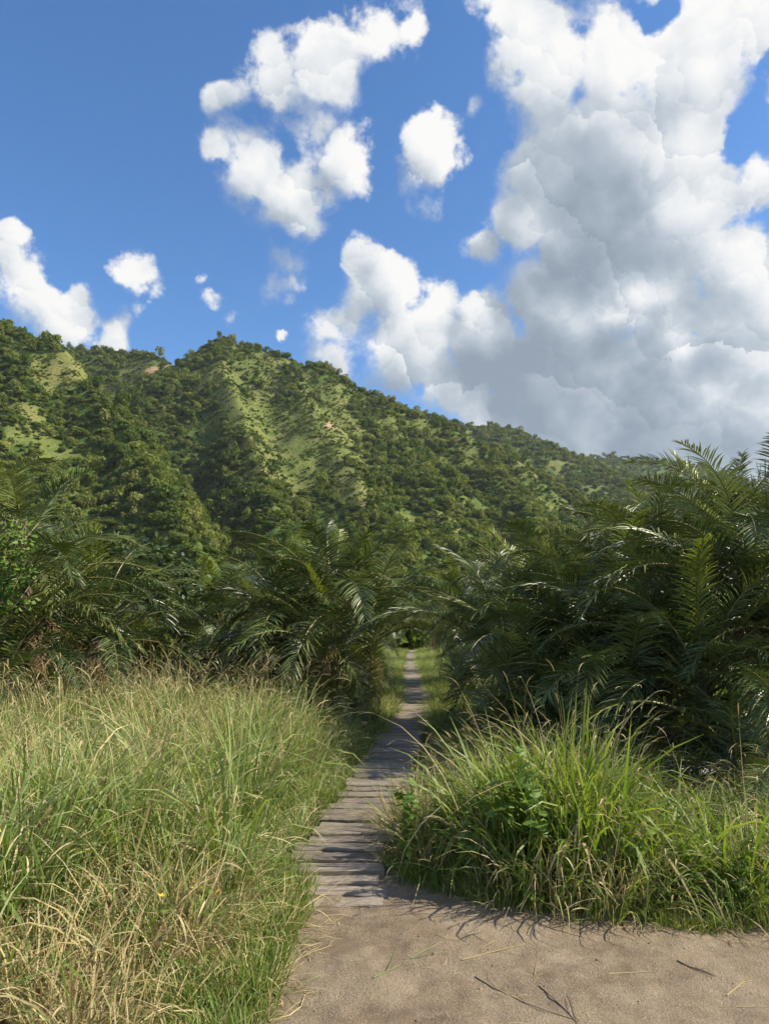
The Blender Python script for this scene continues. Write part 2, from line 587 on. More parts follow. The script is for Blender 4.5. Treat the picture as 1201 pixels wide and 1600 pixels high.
def soil_material():
    m, t, out = material('sandy_dirt')
    geo = t.node('ShaderNodeNewGeometry')
    pos = geo.outputs['Position']
    big = t.noise(pos, 1.3, 5, .6)
    mid = t.noise(pos, 7.0, 6, .65)
    fine = t.noise(pos, 75.0, 4, .7)
    grit = t.noise(pos, 130.0, 3, .7)
    c = t.mix(t.maprange(big, .35, .65), (.140, .101, .062), (.245, .193, .130))
    c = t.mix(t.maprange(mid, .42, .72, 0, .55), c, (.315, .255, .180))
    c = t.mix(t.maprange(fine, .60, .70, 0, .75), c, (.085, .060, .042))
    c = t.mix(t.maprange(grit, .56, .68, 0, .8), c, (.36, .315, .26))
    c = t.mix(t.maprange(grit, .44, .34, 0, .8), c, (.095, .066, .048))
    damp = t.noise(pos, 2.3, 4, .7)
    c = t.mix(t.maprange(damp, .54, .68, 0, .75), c, (.125, .085, .06))
    p = t.node('ShaderNodeBsdfPrincipled')
    t.put(p.inputs['Base Color'], c)
    p.inputs['Roughness'].default_value = .95
    p.inputs['Specular IOR Level'].default_value = .2
    h = t.math('ADD', t.math('MULTIPLY', mid, .5), t.math('ADD', t.math('MULTIPLY', fine, .35), t.math('MULTIPLY', grit, .15)))
    b = t.node('ShaderNodeBump')
    b.inputs['Strength'].default_value = .9
    b.inputs['Distance'].default_value = .03
    t.put(b.inputs['Height'], h)
    t.l.new(b.outputs[0], p.inputs['Normal'])
    t.l.new(p.outputs[0], out.inputs[0])
    return m


def field_material():
    m, t, out = material('field_soil')
    geo = t.node('ShaderNodeNewGeometry')
    pos = geo.outputs['Position']
    a = t.noise(pos, .9, 6, .65)
    f = t.noise(pos, 35, 4, .7)
    c = t.mix(t.maprange(a, .35, .65), (.07, .055, .03), (.10, .10, .035))
    c = t.mix(t.maprange(f, .5, .7, 0, .6), c, (.20, .16, .08))
    p = t.node('ShaderNodeBsdfPrincipled')
    t.put(p.inputs['Base Color'], c)
    p.inputs['Roughness'].default_value = .95
    t.l.new(p.outputs[0], out.inputs[0])
    return m


def wood_material():
    m, t, out = material('weathered_plank')
    tcx = t.node('ShaderNodeTexCoord')
    oi = t.node('ShaderNodeObjectInfo')
    mp = t.node('ShaderNodeMapping')
    mp.inputs['Scale'].default_value = (1.6, 26, 26)
    sh = t.vmath('SCALE', (31.0, 17.0, 11.0), scale=oi.outputs['Random'])
    t.l.new(t.vmath('ADD', tcx.outputs['Object'], sh), mp.inputs[0])
    g = t.noise(mp.outputs[0], 1.5, 7, .65, dist=.4)
    blot = t.noise(t.vmath('ADD', tcx.outputs['Object'], sh), 5.5, 4, .6)
    tone = t.ramp(oi.outputs['Random'], [(0, (.190, .160, .128)), (.35, (.265, .225, .180)), (.7, (.330, .280, .222)), (1, (.41, .345, .265))])
    c = t.mix(t.maprange(g, .35, .68, .0, .75), tone, (.07, .054, .045))
    c = t.mix(t.maprange(blot, .5, .72, 0, .55), c, (.38, .30, .22))
    p = t.node('ShaderNodeBsdfPrincipled')
    t.put(p.inputs['Base Color'], c)
    p.inputs['Roughness'].default_value = .82
    p.inputs['Specular IOR Level'].default_value = .3
    b = t.node('ShaderNodeBump')
    b.inputs['Strength'].default_value = .7
    b.inputs['Distance'].default_value = .008
    t.put(b.inputs['Height'], g)
    t.l.new(b.outputs[0], p.inputs['Normal'])
    t.l.new(p.outputs[0], out.inputs[0])
    return m


def hill_material():
    m, t, out = material('hillside')
    geo = t.node('ShaderNodeNewGeometry')
    pos = geo.outputs['Position']
    gr, so = t.attr('grassy'), t.attr('soil')
    a = t.noise(pos, .02, 6, .65)
    b_ = t.noise(pos, .11, 5, .7)
    f = t.noise(pos, .5, 4, .7)
    lush = t.mix(t.maprange(b_, .35, .65), (.045, .080, .016), (.085, .130, .028))
    dry = t.mix(t.maprange(b_, .35, .65), (.085, .122, .026), (.150, .172, .048))
    dry = t.mix(t.maprange(a, .42, .62, 0, .7), dry, (.19, .17, .065))
    c = t.mix(gr, lush, dry)
    c = t.mix(t.maprange(f, .48, .62, 0, .6), c, (.050, .080, .018))
    c = t.mix(so, c, (.34, .23, .14))
    p = t.node('ShaderNodeBsdfPrincipled')
    t.put(p.inputs['Base Color'], c)
    p.inputs['Roughness'].default_value = .95
    p.inputs['Specular IOR Level'].default_value = .1
    bp = t.node('ShaderNodeBump')
    bp.inputs['Strength'].default_value = .8
    bp.inputs['Distance'].default_value = 2.5
    t.put(bp.inputs['Height'], t.math('ADD', t.math('MULTIPLY', b_, .6), t.math('MULTIPLY', f, .4)))
    t.l.new(bp.outputs[0], p.inputs['Normal'])
    t.l.new(p.outputs[0], out.inputs[0])
    return m


M['soil'], M['field'], M['wood'], M['hill'] = soil_material(), field_material(), wood_material(), hill_material()


# ------------------------------------------------------------------ boardwalk line (centre of the planks, in metres)
BW = 0.64
CENTRE = [(512, 1405), (519, 1372), (527, 1343), (560, 1283), (592, 1233), (609, 1190), (634, 1137), (646, 1117), (650, 1093), (643, 1060), (640, 1033), (644, 1018), (650, 1010)]
CL = np.array([ground(u, v, 0.04) for u, v in CENTRE])


def walk_x(y):
    return np.interp(y, CL[:, 1], CL[:, 0])


# ------------------------------------------------------------------ ground
def grid_mesh(name, x0, x1, y0, y1, nx, ny, zf, mat, smooth=True, attrs=None, warp=None):
    xs, ys = np.meshgrid(np.linspace(x0, x1, nx), np.linspace(y0, y1, ny))
    if warp:
        xs, ys = warp(xs, ys)
    z = zf(xs, ys)
    v = np.stack([xs.ravel(), ys.ravel(), z.ravel()], 1)
    i = np.arange(nx * ny).reshape(ny, nx)
    f = np.stack([i[:-1, :-1].ravel(), i[:-1, 1:].ravel(), i[1:, 1:].ravel(), i[1:, :-1].ravel()], 1)
    return mesh_from(name, v, f, mat, attrs(xs, ys, z) if attrs else None, smooth)


g = grid_mesh('ground', -6000, 6000, -300, 11700, 40, 40, lambda x, y: 0 * x - .06, M['field'])
tag(obj('ground', g), 'dark soil of the valley floor under grass and palms', None, None, 'structure')


def path_z(x, y):
    return .045 * (fbm(x * 1.3, y * 1.3, 4, 3) - .5) + .028 * (fbm(x * 6, y * 6, 3, 9) - .5) - .012 * np.clip((y - 4.6) * 3, 0, 1)


me = grid_mesh('dirt_path', -2.2, 6.5, 0.5, 5.6, 400, 260, path_z, M['soil'])
tag(obj('dirt_path', me), 'sandy brown dirt path in the foreground, strewn with straw', None, None, 'structure')

# ------------------------------------------------------------------ hills
def ridge(points):
    return [at(u, v + 7000.0 / d + 4, d) for u, v, d in points]


RIDGES = [
    (ridge([(-260, 470, 1250), (0, 512, 1180), (110, 533, 1150), (175, 538, 1120), (235, 554, 1060), (300, 547, 980), (350, 528, 920), (400, 539, 910), (500, 559, 890), (600, 619, 860), (700, 656, 850),
            (800, 703, 840), (890, 757, 820), (985, 800, 790), (1100, 865, 770), (1250, 930, 740)]), .95),
    (ridge([(350, 528, 920), (345, 565, 830), (378, 630, 720), (402, 690, 620), (420, 760, 530), (440, 830, 455)]), 1.45),
    (ridge([(440, 548, 900), (500, 640, 740), (545, 715, 620), (585, 790, 520), (610, 850, 450)]), .85),
    (ridge([(-330, 400, 700), (-120, 445, 660), (0, 484, 640), (95, 531, 620), (128, 574, 590), (175, 610, 550), (212, 668, 505), (245, 722, 465), (285, 800, 415)]), 1.35),
    (ridge([(40, 515, 620), (45, 600, 540), (60, 690, 470), (70, 780, 410)]), .95),
    (ridge([(600, 620, 860), (650, 705, 700), (690, 780, 580), (730, 860, 480)]), .9),
    (ridge([(740, 682, 845), (790, 755, 700), (840, 815, 590), (880, 875, 500)]), .9),
    (ridge([(890, 760, 820), (960, 835, 660), (1010, 880, 560)]), .85),
]


def hill_z(x, y):
    k = 6.0
    tents = [np.zeros_like(x)]
    for pts, s in RIDGES:
        best = np.full(x.shape, -1e9)
        for (ax, ay, az), (bx, by, bz) in zip(pts[:-1], pts[1:]):
            dx, dy = bx - ax, by - ay
            t = np.clip(((x - ax) * dx + (y - ay) * dy) / (dx * dx + dy * dy), 0, 1)
            d = np.hypot(x - ax - t * dx, y - ay - t * dy)
            h = az + t * (bz - az) - s * np.sqrt(d * d + 64) + s * 8
            best = np.maximum(best, h)
        tents.append(best)
    top = np.max(tents, axis=0)
    z = top + k * np.log(sum(np.exp(np.clip((b - top) / k, -50, 0)) for b in tents))
    far = np.clip(z / 60, 0, 1)
    z = z + far * (26 * (fbm(x / 95, y / 95, 4, 21) - .5) + 9 * (fbm(x / 28, y / 28, 3, 5) - .5))
    return z - 2.0


GRASSY = [(360, 600, 45, 40, .9), (400, 650, 50, 55, 1.1), (450, 690, 70, 60, 1.2), (510, 720, 60, 45, 1.1), (550, 755, 45, 35, 1.0), (430, 740, 45, 35, .8), (380, 575, 80, 25, .7), (470, 620, 60, 40, .8),
          (110, 595, 65, 32, .8), (170, 612, 30, 16, .8), (60, 620, 40, 25, .4), (715, 702, 45, 22, .75), (800, 745, 40, 22, .8), (620, 675, 60, 35, .55), (240, 572, 50, 14, .8), (290, 560, 70, 16, .5), (600, 830, 45, 40, .45),
          (920, 765, 40, 18, .5), (560, 640, 50, 30, .5), (760, 662, 40, 14, .5), (650, 640, 50, 15, .4), (200, 555, 60, 12, .45), (350, 720, 20, 30, .3), (600, 760, 30, 25, .5), (480, 590, 60, 25, .6), (660, 740, 40, 30, .45), (850, 790, 45, 25, .5), (720, 800, 40, 35, .4), (640, 800, 35, 40, .5), (520, 650, 45, 40, .7), (330, 600, 30, 25, .6), (80, 700, 40, 40, .3), (150, 680, 30, 40, .3), (870, 730, 30, 12, .5)]
SOIL = [(252, 577, 22, 6, 1.0), (515, 664, 9, 7, .9), (566, 796, 5, 8, 1.0), (235, 582, 16, 5, .8), (130, 602, 16, 8, .45), (530, 672, 8, 4, .7)]


def paint(blobs, u, v):
    a = np.zeros_like(u)
    for (cu, cv, ru, rv, w) in blobs:
        a = np.maximum(a, w * np.exp(-(((u - cu) / ru) ** 2 + ((v - cv) / rv) ** 2) * .6))
    return a


def grassy(x, y, z):
    u, v = project(x, y, z)
    gsy = paint(GRASSY, u, v)
    n = fbm(x / 26, y / 26, 4, 31)
    return np.clip((gsy - .31 + (n - .5) * 2.0) * 2.4, 0, 1)


def soil_at(x, y, z):
    u, v = project(x, y, z)
    n = fbm(x / 7, y / 7, 3, 77)
    return np.clip((paint(SOIL, u, v) - .5 + (n - .5) * .9) * 4, 0, 1)


def hill_attrs(x, y, z):
    return {'grassy': grassy(x, y, z).ravel(), 'soil': soil_at(x, y, z).ravel()}


me = grid_mesh('hill', -900, 900, 330, 1350, 520, 300, hill_z, M['hill'], True, hill_attrs)
tag(obj('hill', me), 'steep green hill with a grassy shoulder and a dark forested ravine', None, None, 'structure')

FAR1 = ridge([(560, 610, 1500), (660, 640, 1500), (745, 657, 1480), (775, 655, 1470), (810, 668, 1450), (850, 690, 1420), (900, 722, 1380), (980, 765, 1320), (1100, 830, 1250)])
FAR2 = ridge([(780, 670, 2300), (870, 694, 2200), (905, 702, 2150), (960, 712, 2100), (1000, 717, 2050), (1060, 718, 2050), (1110, 724, 2000), (1160, 740, 1950), (1300, 760, 1900), (1500, 770, 1850)])
FAR3 = ridge([(955, 718, 1900), (930, 735, 1700), (950, 770, 1500)])


def far_z(ridges, s, seed):
    def f(x, y):
        best = np.full(x.shape, -50.0)
        for pts in ridges:
            for (ax, ay, az), (bx, by, bz) in zip(pts[:-1], pts[1:]):
                dx, dy = bx - ax, by - ay
                t = np.clip(((x - ax) * dx + (y - ay) * dy) / (dx * dx + dy * dy), 0, 1)
                d = np.hypot(x - ax - t * dx, y - ay - t * dy)
                best = np.maximum(best, az + t * (bz - az) - s * d)
        return best + np.clip(best / 60, 0, 1) * 40 * (fbm(x / 120, y / 120, 4, seed) - .5)
    return f


far1_z, far2_z = far_z([FAR1], .62, 41), far_z([FAR2, FAR3], .55, 51)
me = grid_mesh('hill_behind', -100, 900, 900, 1900, 90, 90, far1_z, M['hill'], True, hill_attrs)
tag(obj('hill_behind', me), 'wooded ridge rising just behind the shoulder of the main hill', None, None, 'structure')
me = grid_mesh('hill_far', 100, 2000, 1350, 2900, 110, 90, far2_z, M['hill'], True, hill_attrs)
tag(obj('hill_far', me), 'farthest hazy blue-green ridge low under the grey clouds', None, None, 'structure')


# forest crowns: leaf clumps spread over a few uneven lobes, on a short trunk
def crown_mesh(name, seed, rx, rz, lobes, per, size, mat, trunk=True, spread=.62):
    rs = random.Random(seed)
    G = Geo()
    for l in range(lobes):
        a, rr = rs.uniform(0, 6.283), spread * math.sqrt(rs.random())
        c = Vector((math.cos(a) * rr * rx, math.sin(a) * rr * rx, rz * rs.uniform(.75, 1.45)))
        lr = rs.uniform(.36, .58)
        r0 = rs.random()
        for k in range(per):
            d = Vector((rs.gauss(0, 1), rs.gauss(0, 1), rs.gauss(.25, 1))).normalized()
            p = c + Vector((d.x * rx * lr, d.y * rx * lr, d.z * rz * lr * .9)) * rs.uniform(.75, 1.08)
            n = (d + Vector((rs.gauss(0, .45), rs.gauss(0, .45), rs.gauss(0, .45)))).normalized()
            s = n.orthogonal().normalized()
            s = Matrix.Rotation(rs.uniform(0, 6.28), 3, n) @ s
            b = n.cross(s)
            w = size * rs.uniform(.6, 1.35)
            G.poly([p - s * w * .5, p - b * w * .32 + n * w * .12, p + s * w * .55, p + b * w * .36 + n * w * .1], r=min(1, max(0, r0 * .55 + rs.random() * .45)))
    if trunk:
        G.tube([Vector((0, 0, -rz)), Vector((.1 * rx, 0, rz * .4)), Vector((0, .08 * rx, rz))], [rx * .05, rx * .04, rx * .02], 4, mi=1)
    return G.mesh(name, mat, M['trunk'])


def visible_points(zf, n, x0, x1, y0, y1, umin=-60, umax=1260):
    x = RNG.uniform(x0, x1, n)
    y = RNG.uniform(y0, y1, n)
    z = zf(x, y)
    u, v = project(x, y, z)
    k = (u > umin) & (u < umax) & (v > 380) & (v < 1010) & (z > -1.5)
    return x[k], y[k], z[k]


def thin(x, y, rad, cell):
    """keep points no closer than their radius allows (grid based)"""
    keep, gridd = [], {}
    for i in range(len(x)):
        r = rad[i]
        cx, cy = int(x[i] // cell), int(y[i] // cell)
        ok = True
        for ax in (-1, 0, 1):
            for ay in (-1, 0, 1):
                for j in gridd.get((cx + ax, cy + ay), ()):
                    if (x[i] - x[j]) ** 2 + (y[i] - y[j]) ** 2 < (.5 * (r + rad[j])) ** 2:
                        ok = False
                        break
                if not ok:
                    break
            if not ok:
                break
        if ok:
            keep.append(i)
            gridd.setdefault((cx, cy), []).append(i)
    return np.array(keep, int)


crowns = [crown_mesh('forest_tree', 100 + i, 1.0, rz, lb, 62, .30, M['forest']) for i, (rz, lb) in enumerate([(.8, 7), (.7, 8), (1.0, 6), (.65, 9), (.9, 7), (1.25, 5)])]
shrubs = [crown_mesh('hill_shrub', 200 + i, 1.0, .6, 4, 34, .42, M['scrub'], False) for i in range(4)]

x, y, z = visible_points(hill_z, 90000, -640, 640, 335, 1330)
gsy = grassy(x, y, z)
big = fbm(x / 60, y / 60, 3, 61)
ridgey = fbm(x / 33, y / 33, 2, 63)
rad = np.clip(RNG.lognormal(.92, .36, len(x)) * (.60 + .95 * big) * np.where(RNG.random(len(x)) < .10, 1.5, 1), 1.2, 7.5)
keepm = (RNG.random(len(x)) > gsy * 1.02) & (paint(SOIL, *project(x, y, z)) < .3)
# up high on the slope the wood opens into bush
x, y, z, rad = x[keepm], y[keepm], z[keepm], rad[keepm]
order = np.argsort(-rad + RNG.random(len(rad)) * 1.5)
x, y, z, rad = x[order], y[order], z[order], rad[order]
kk = thin(x, y, rad * .72, 8.0)
x, y, z, rad = x[kk], y[kk], z[kk], rad[kk]
n = len(x)
print('forest trees', n)
rots = np.stack([RNG.normal(0, .12, n), RNG.normal(0, .12, n), RNG.uniform(0, 6.28, n)], 1)
scl = np.stack([rad * RNG.uniform(.85, 1.25, n), rad * RNG.uniform(.85, 1.25, n), rad * RNG.uniform(.75, 1.5, n)], 1)
scatter('hill_forest', np.stack([x, y, z - rad * .15], 1), rots, scl, RNG.integers(0, len(crowns), n), crowns, 'dense green forest covering the slopes and ravine of the hill', 'forest')

x, y, z = visible_points(hill_z, 260000, -640, 640, 335, 1330)
gsy = grassy(x, y, z)
so = soil_at(x, y, z)
keepm = (RNG.random(len(x)) < .12 + .88 * gsy * (fbm(x / 18, y / 18, 3, 81) > .34)) & (RNG.random(len(x)) > so)
x, y, z = x[keepm], y[keepm], z[keepm]
n = len(x)
rad = np.clip(RNG.lognormal(-.15, .55, n), .35, 3.0)
rots = np.stack([RNG.normal(0, .15, n), RNG.normal(0, .15, n), RNG.uniform(0, 6.28, n)], 1)
print('shrubs', n)
scatter('hill_scrub', np.stack([x, y, z - .2], 1), rots, np.stack([rad, rad, rad * .9], 1), RNG.integers(0, 4, n), shrubs, 'low pale green scrub dotted over the grassy hillside', 'scrub')

px, py, pz, pr = [], [], [], []
for zf, n0, bx in ((far1_z, 9000, (0, 900, 950, 1800)), (far2_z, 16000, (200, 1700, 1400, 2700))):
    x, y, z = visible_points(zf, n0, *bx)
    k = RNG.random(len(x)) > grassy(x, y, z) * .9
    px.append(x[k]); py.append(y[k]); pz.append(z[k])
    pr.append(np.clip(RNG.normal(5.5, 1.6, k.sum()), 2.5, 9.5))
x, y, z, rad = map(np.concatenate, (px, py, pz, pr))
n = len(x)
print('far trees', n)
rots = np.stack([np.zeros(n), np.zeros(n), RNG.uniform(0, 6.28, n)], 1)
scatter('far_forest', np.stack([x, y, z], 1), rots, rad, RNG.integers(0, len(crowns), n), crowns, 'distant woods covering the hazy ridges beyond the main hill', 'forest')

# wood on the flat between the palms and the foot of the hill
n = 2600
x = RNG.uniform(-330, 330, n)
y = RNG.uniform(75, 400, n)
k = np.abs(x) < y * .62 + 10
x, y = x[k], y[k]
n = len(x)
rad = np.clip(RNG.normal(3.0, .8, n), 1.5, 5) * np.clip(y / 230, .5, 1.0)
rots = np.stack([np.zeros(n), np.zeros(n), RNG.uniform(0, 6.28, n)], 1)
scatter('valley_forest', np.stack([x, y, 0 * x + .3], 1), rots, rad, RNG.integers(0, len(crowns), n), crowns, 'low wood on the valley floor behind the palms', 'forest')

n = 900
x = RNG.uniform(-60, 60, n)
y = RNG.uniform(56, 120, n)
rots = np.stack([np.zeros(n), np.zeros(n), RNG.uniform(0, 6.28, n)], 1)
scatter('valley_scrub', np.stack([x, y, 0 * x - .1], 1), rots, RNG.uniform(1.0, 2.2, n), RNG.integers(0, 4, n), shrubs, 'low green bushes on the valley floor beyond the boardwalk', 'scrub')

# trees standing clear on the skyline
SKYLINE = [((12, 484), 638, 7.5, 'round-crowned tree on the skyline at the top corner of the hill'), ((326, 533), 925, 6.0, 'small round tree on the skyline just before the hilltop'),
           ((343, 527), 922, 7.0, 'slender tall tree standing on the hilltop skyline'), ((362, 530), 918, 9.0, 'widest dark tree crowning the hilltop'), ((386, 537), 912, 6.0, 'low dark tree just past the hilltop'),
           ((223, 553), 1075, 5.5, 'lone tiny tree in the skyline saddle beside the hilltop'), ((128, 537), 1140, 7.5, 'round tree on the back ridge skyline beside the near spur')]
for i, ((u, v), d, s, lab) in enumerate(SKYLINE):
    p = at(u, v, d)
    z = float(hill_z(np.array([p[0]]), np.array([p[1]]))[0])
    t = empty('skyline_tree', (p[0], p[1], z), lab, 'tree', 'trees on the hilltop skyline')
    slim = 'slender' in lab or 'lone' in lab
    rs = random.Random(i)
    cm = crown_mesh('crown', 300 + i, 1, .8 if not slim else 1.3, 6, 60, .28, M['forest'], False)
    h = s * (1.3 if slim else .6)
    w = s * (.75 if slim else 1.0)
    obj('crown', cm, t, (0, 0, h * .05), (0, 0, rs.uniform(0, 6)), (w, w, s * .8))
    G = Geo()
    G.tube([Vector((0, 0, -2)), Vector((.2, .1, h * .6)), Vector((0, 0, h * 1.5))], [.35, .28, .1], 5)
    obj('trunk', G.mesh('trunk', M['trunk']), t)

# ------------------------------------------------------------------ boardwalk
def plank_mesh(seed):
    """a worn board 1 m x 1 m x 1 unit, scaled per plank: uneven ends and edges, slightly cupped"""
    rs = random.Random(seed)
    nx = 7
    v, f = [], []
    ee = [(rs.gauss(0, .010), rs.gauss(0, .010)) for _ in range(2)]
    for i in range(nx):
        t = -.5 + i / (nx - 1)
        j0, j1 = rs.gauss(0, .035), rs.gauss(0, .035)
        cup = rs.gauss(0, .06)
        e0, e1 = (ee[0] if i == 0 else ee[1] if i == nx - 1 else (0, 0))
        v += [(t + e0, -.5 + j0, -.5), (t + e0, -.5 + j0, .36 + cup), (t + e0, -.44 + j0, .5 + cup), (t + e1, .44 + j1, .5 + cup), (t + e1, .5 + j1, .36 + cup), (t + e1, .5 + j1, -.5)]
    k = 6
    for i in range(nx - 1):
        for j in range(k):
            a, b = i * k + j, i * k + (j + 1) % k
            f.append((a, b, b + k, a + k))
    f.append(tuple(range(k - 1, -1, -1)))
    f.append(tuple(range((nx - 1) * k, nx * k)))
    me = mesh_from('plank', v, f, M['wood'])
    # v order runs around the section; make normals consistent
    import bmesh
    bm = bmesh.new(); bm.from_mesh(me)
    bmesh.ops.recalc_face_normals(bm, faces=bm.faces)
    bm.to_mesh(me); bm.free()
    return me


PLANKS = [plank_mesh(s) for s in range(8)]
p0 = CL[0]
walk = empty('boardwalk', (float(p0[0]), float(p0[1]), 0), 'narrow weathered wooden boardwalk leading away into the palm thicket', 'boardwalk')
yy = float(CL[0][1]) - .02
i = 0
STR = []
while yy < CL[-1, 1] - .2:
    near = yy < 5.1
    w = rnd(.12, .215) if not near else rnd(.15, .22)
    if yy > 24:
        w = rnd(.24, .36)
    cx = float(walk_x(yy + w / 2))
    tx = float(walk_x(yy + .5) - walk_x(yy - .5))
    ang = -math.atan2(tx, 1.0) * (.55 if yy > 6 else .15) + rnd(-.03, .03)
    if i % 13 == 7:
        ang += rnd(-.06, .06)
    zt = np.interp(yy, [4.3, 4.6, 4.9, 5.3, 7.5, 60], [-.016, -.006, .014, .05, .11, .13])
    ln = BW * rnd(.93, 1.06)
    off = rnd(-.035, .035)
    if yy < 4.75:
        ln = .46 * rnd(.9, 1.1); off = .11 + rnd(-.02, .02)
    elif yy < 5.6:
        ln *= 1.04
    o = obj('plank', PLANKS[random.randrange(8)], walk, (cx + off - p0[0], yy + w / 2 - p0[1], zt + rnd(-.008, .008) - .02), (rnd(-.02, .02), rnd(-.022, .022), ang), (ln, w - rnd(.012, .036), .045))
    if i % 4 == 0 or yy < 8:
        STR.append((cx, yy, zt))
    yy += w + rnd(.0, .008)
    i += 1
print('planks', i)
for s in (-1, 1):
    G = Geo()
    pts = [Vector((a + s * .2 - p0[0], b - p0[1], c - .085)) for a, b, c in STR if b > 4.9]
    G.tube(pts, [.045] * len(pts), 4)
    obj('stringer', G.mesh('stringer', M['wood']), walk)


# ------------------------------------------------------------------ palms
def frond_mesh(name, seed, e0, drop, L, dead=False, npairs=50, leaf=.50, mat='frond'):
    """one feather leaf: arching rachis with two ranks of narrow folded leaflets; starts at the origin and grows along +X"""
    rs = random.Random(seed)
    G = Geo()
    ns = 14
    pts, dirs = [Vector((0, 0, 0))], []
    sway = rs.uniform(-.25, .25)
    for i in range(ns):
        s = i / (ns - 1)
        e = R(e0 - drop * s ** 1.35)
        a = sway * s * s
        d = Vector((math.cos(e) * math.cos(a), math.cos(e) * math.sin(a), math.sin(e)))
        dirs.append(d)
        pts.append(pts[-1] + d * (L / ns))
    dirs.append(dirs[-1])
    G.tube(pts, [.017 * (1 - .85 * i / ns) + .002 for i in range(ns + 1)], 4, r=rs.random(), mi=1, cap=False)
    up0 = Vector((0, 0, 1))
    twist = rs.uniform(-.35, .35)
    vee = rs.uniform(6, 24)
    for k in range(npairs):
        s = .13 + .87 * k / (npairs - 1)
        i = min(int(s * ns), ns - 1)
        fr = s * ns - i
        p = pts[i].lerp(pts[i + 1], fr)
        d = dirs[i].lerp(dirs[i + 1], fr).normalized()
        side = d.cross(up0)
        side = side.normalized() if side.length > .05 else Vector((0, 1, 0))
        side = Matrix.Rotation(twist * s, 3, d) @ side
        nrm = side.cross(d).normalized()
        prof = (math.sin(math.pi * (.10 + .80 * s)) ** .7) * (1 - .25 * s)
        for sg in (-1, 1):
            if rs.random() < (.35 if dead else .06):
                continue
            ln = leaf * prof * rs.uniform(.82, 1.1)
            fa = R(68 - 30 * s + rs.gauss(0, 4))
            el = R(vee + rs.gauss(0, 6) - (30 if dead else 0))
            ld = (side * sg * math.sin(fa) * math.cos(el) + d * math.cos(fa) * math.cos(el) + nrm * math.sin(el)).normalized()
            wd = ld.cross(nrm).normalized()
            wd = Matrix.Rotation(rs.gauss(0, .14) + sg * .22, 3, ld) @ wd
            q = [p]
            dd = ld.copy()
            grav = rs.uniform(.10, .30) * (2.2 if dead else 1)
            for j in range(3):
                q.append(q[-1] + dd * ln / 3)
                dd = (dd + Vector((0, 0, -grav))).normalized()
            ww = .0225 * rs.uniform(.8, 1.15)
            r = min(1, max(0, rs.gauss(.42, .12)))
            fold = wd.cross(ld).normalized() * ww * .16
            b = len(G.v)
            for j, kx in enumerate((.45, 1.0, .72, .06)):
                h = wd * ww * .5 * kx
                fo = fold * kx
                G.v += [tuple(q[j] - h + fo), tuple(q[j] - fo), tuple(q[j] + h + fo)]
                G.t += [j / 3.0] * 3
                G.r += [r] * 3
            for j in range(3):
                for c in (0, 1):
                    G.f.append((b + 3 * j + c, b + 3 * j + c + 1, b + 3 * j + c + 4, b + 3 * j + c + 3))
                    G.m.append(0)
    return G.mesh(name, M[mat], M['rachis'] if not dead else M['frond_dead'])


FR = {}
for cls, (e0, drop) in {'up': (76, 64), 'high': (66, 78), 'mid': (48, 92), 'low': (22, 88), 'hang': (-8, 68)}.items():
    FR[cls] = [frond_mesh('frond', hash(cls) % 1 + 10 * len(FR) + j, e0 + (j - 1) * 6, drop + (j - 1.5) * 9, 2.2) for j in range(4)]
FR['young'] = [frond_mesh('frond', 77 + j, 74 - 9 * j, 30 + 12 * j, 1.9, mat='frond_yellow', leaf=.36) for j in range(2)]
FR['dead'] = [frond_mesh('frond', 87 + j, -20 - 22 * j, 55, 1.9, dead=True, mat='frond_dead', leaf=.36) for j in range(3)]


def frond_line(cls_mesh):
    return np.array([cls_mesh.vertices[4 * i].co[:] for i in (6, 8, 10, 12, 14)])


LINES = {me.name: frond_line(me) for l in FR.values() for me in l}


def over_walk(root, me, loc, rot, sc):
    """fronds are cut back where they would hang across the walkers' way"""
    mt = Matrix.Translation(root.location) @ Matrix.Translation(loc) @ Euler(rot).to_matrix().to_4x4() @ Matrix.Scale(sc, 4)
    for c in LINES[me.name]:
        p = mt @ Vector(c)
        if abs(p.x - float(walk_x(p.y))) < .50 and p.z < 1.0 + min(p.y, 25) * .03:
            return True
        u, v = project(p.x, p.y, p.z)
        if 622 < u < 682 and 1014 < v < 1150 and p.y < 45:
            return True
    return False


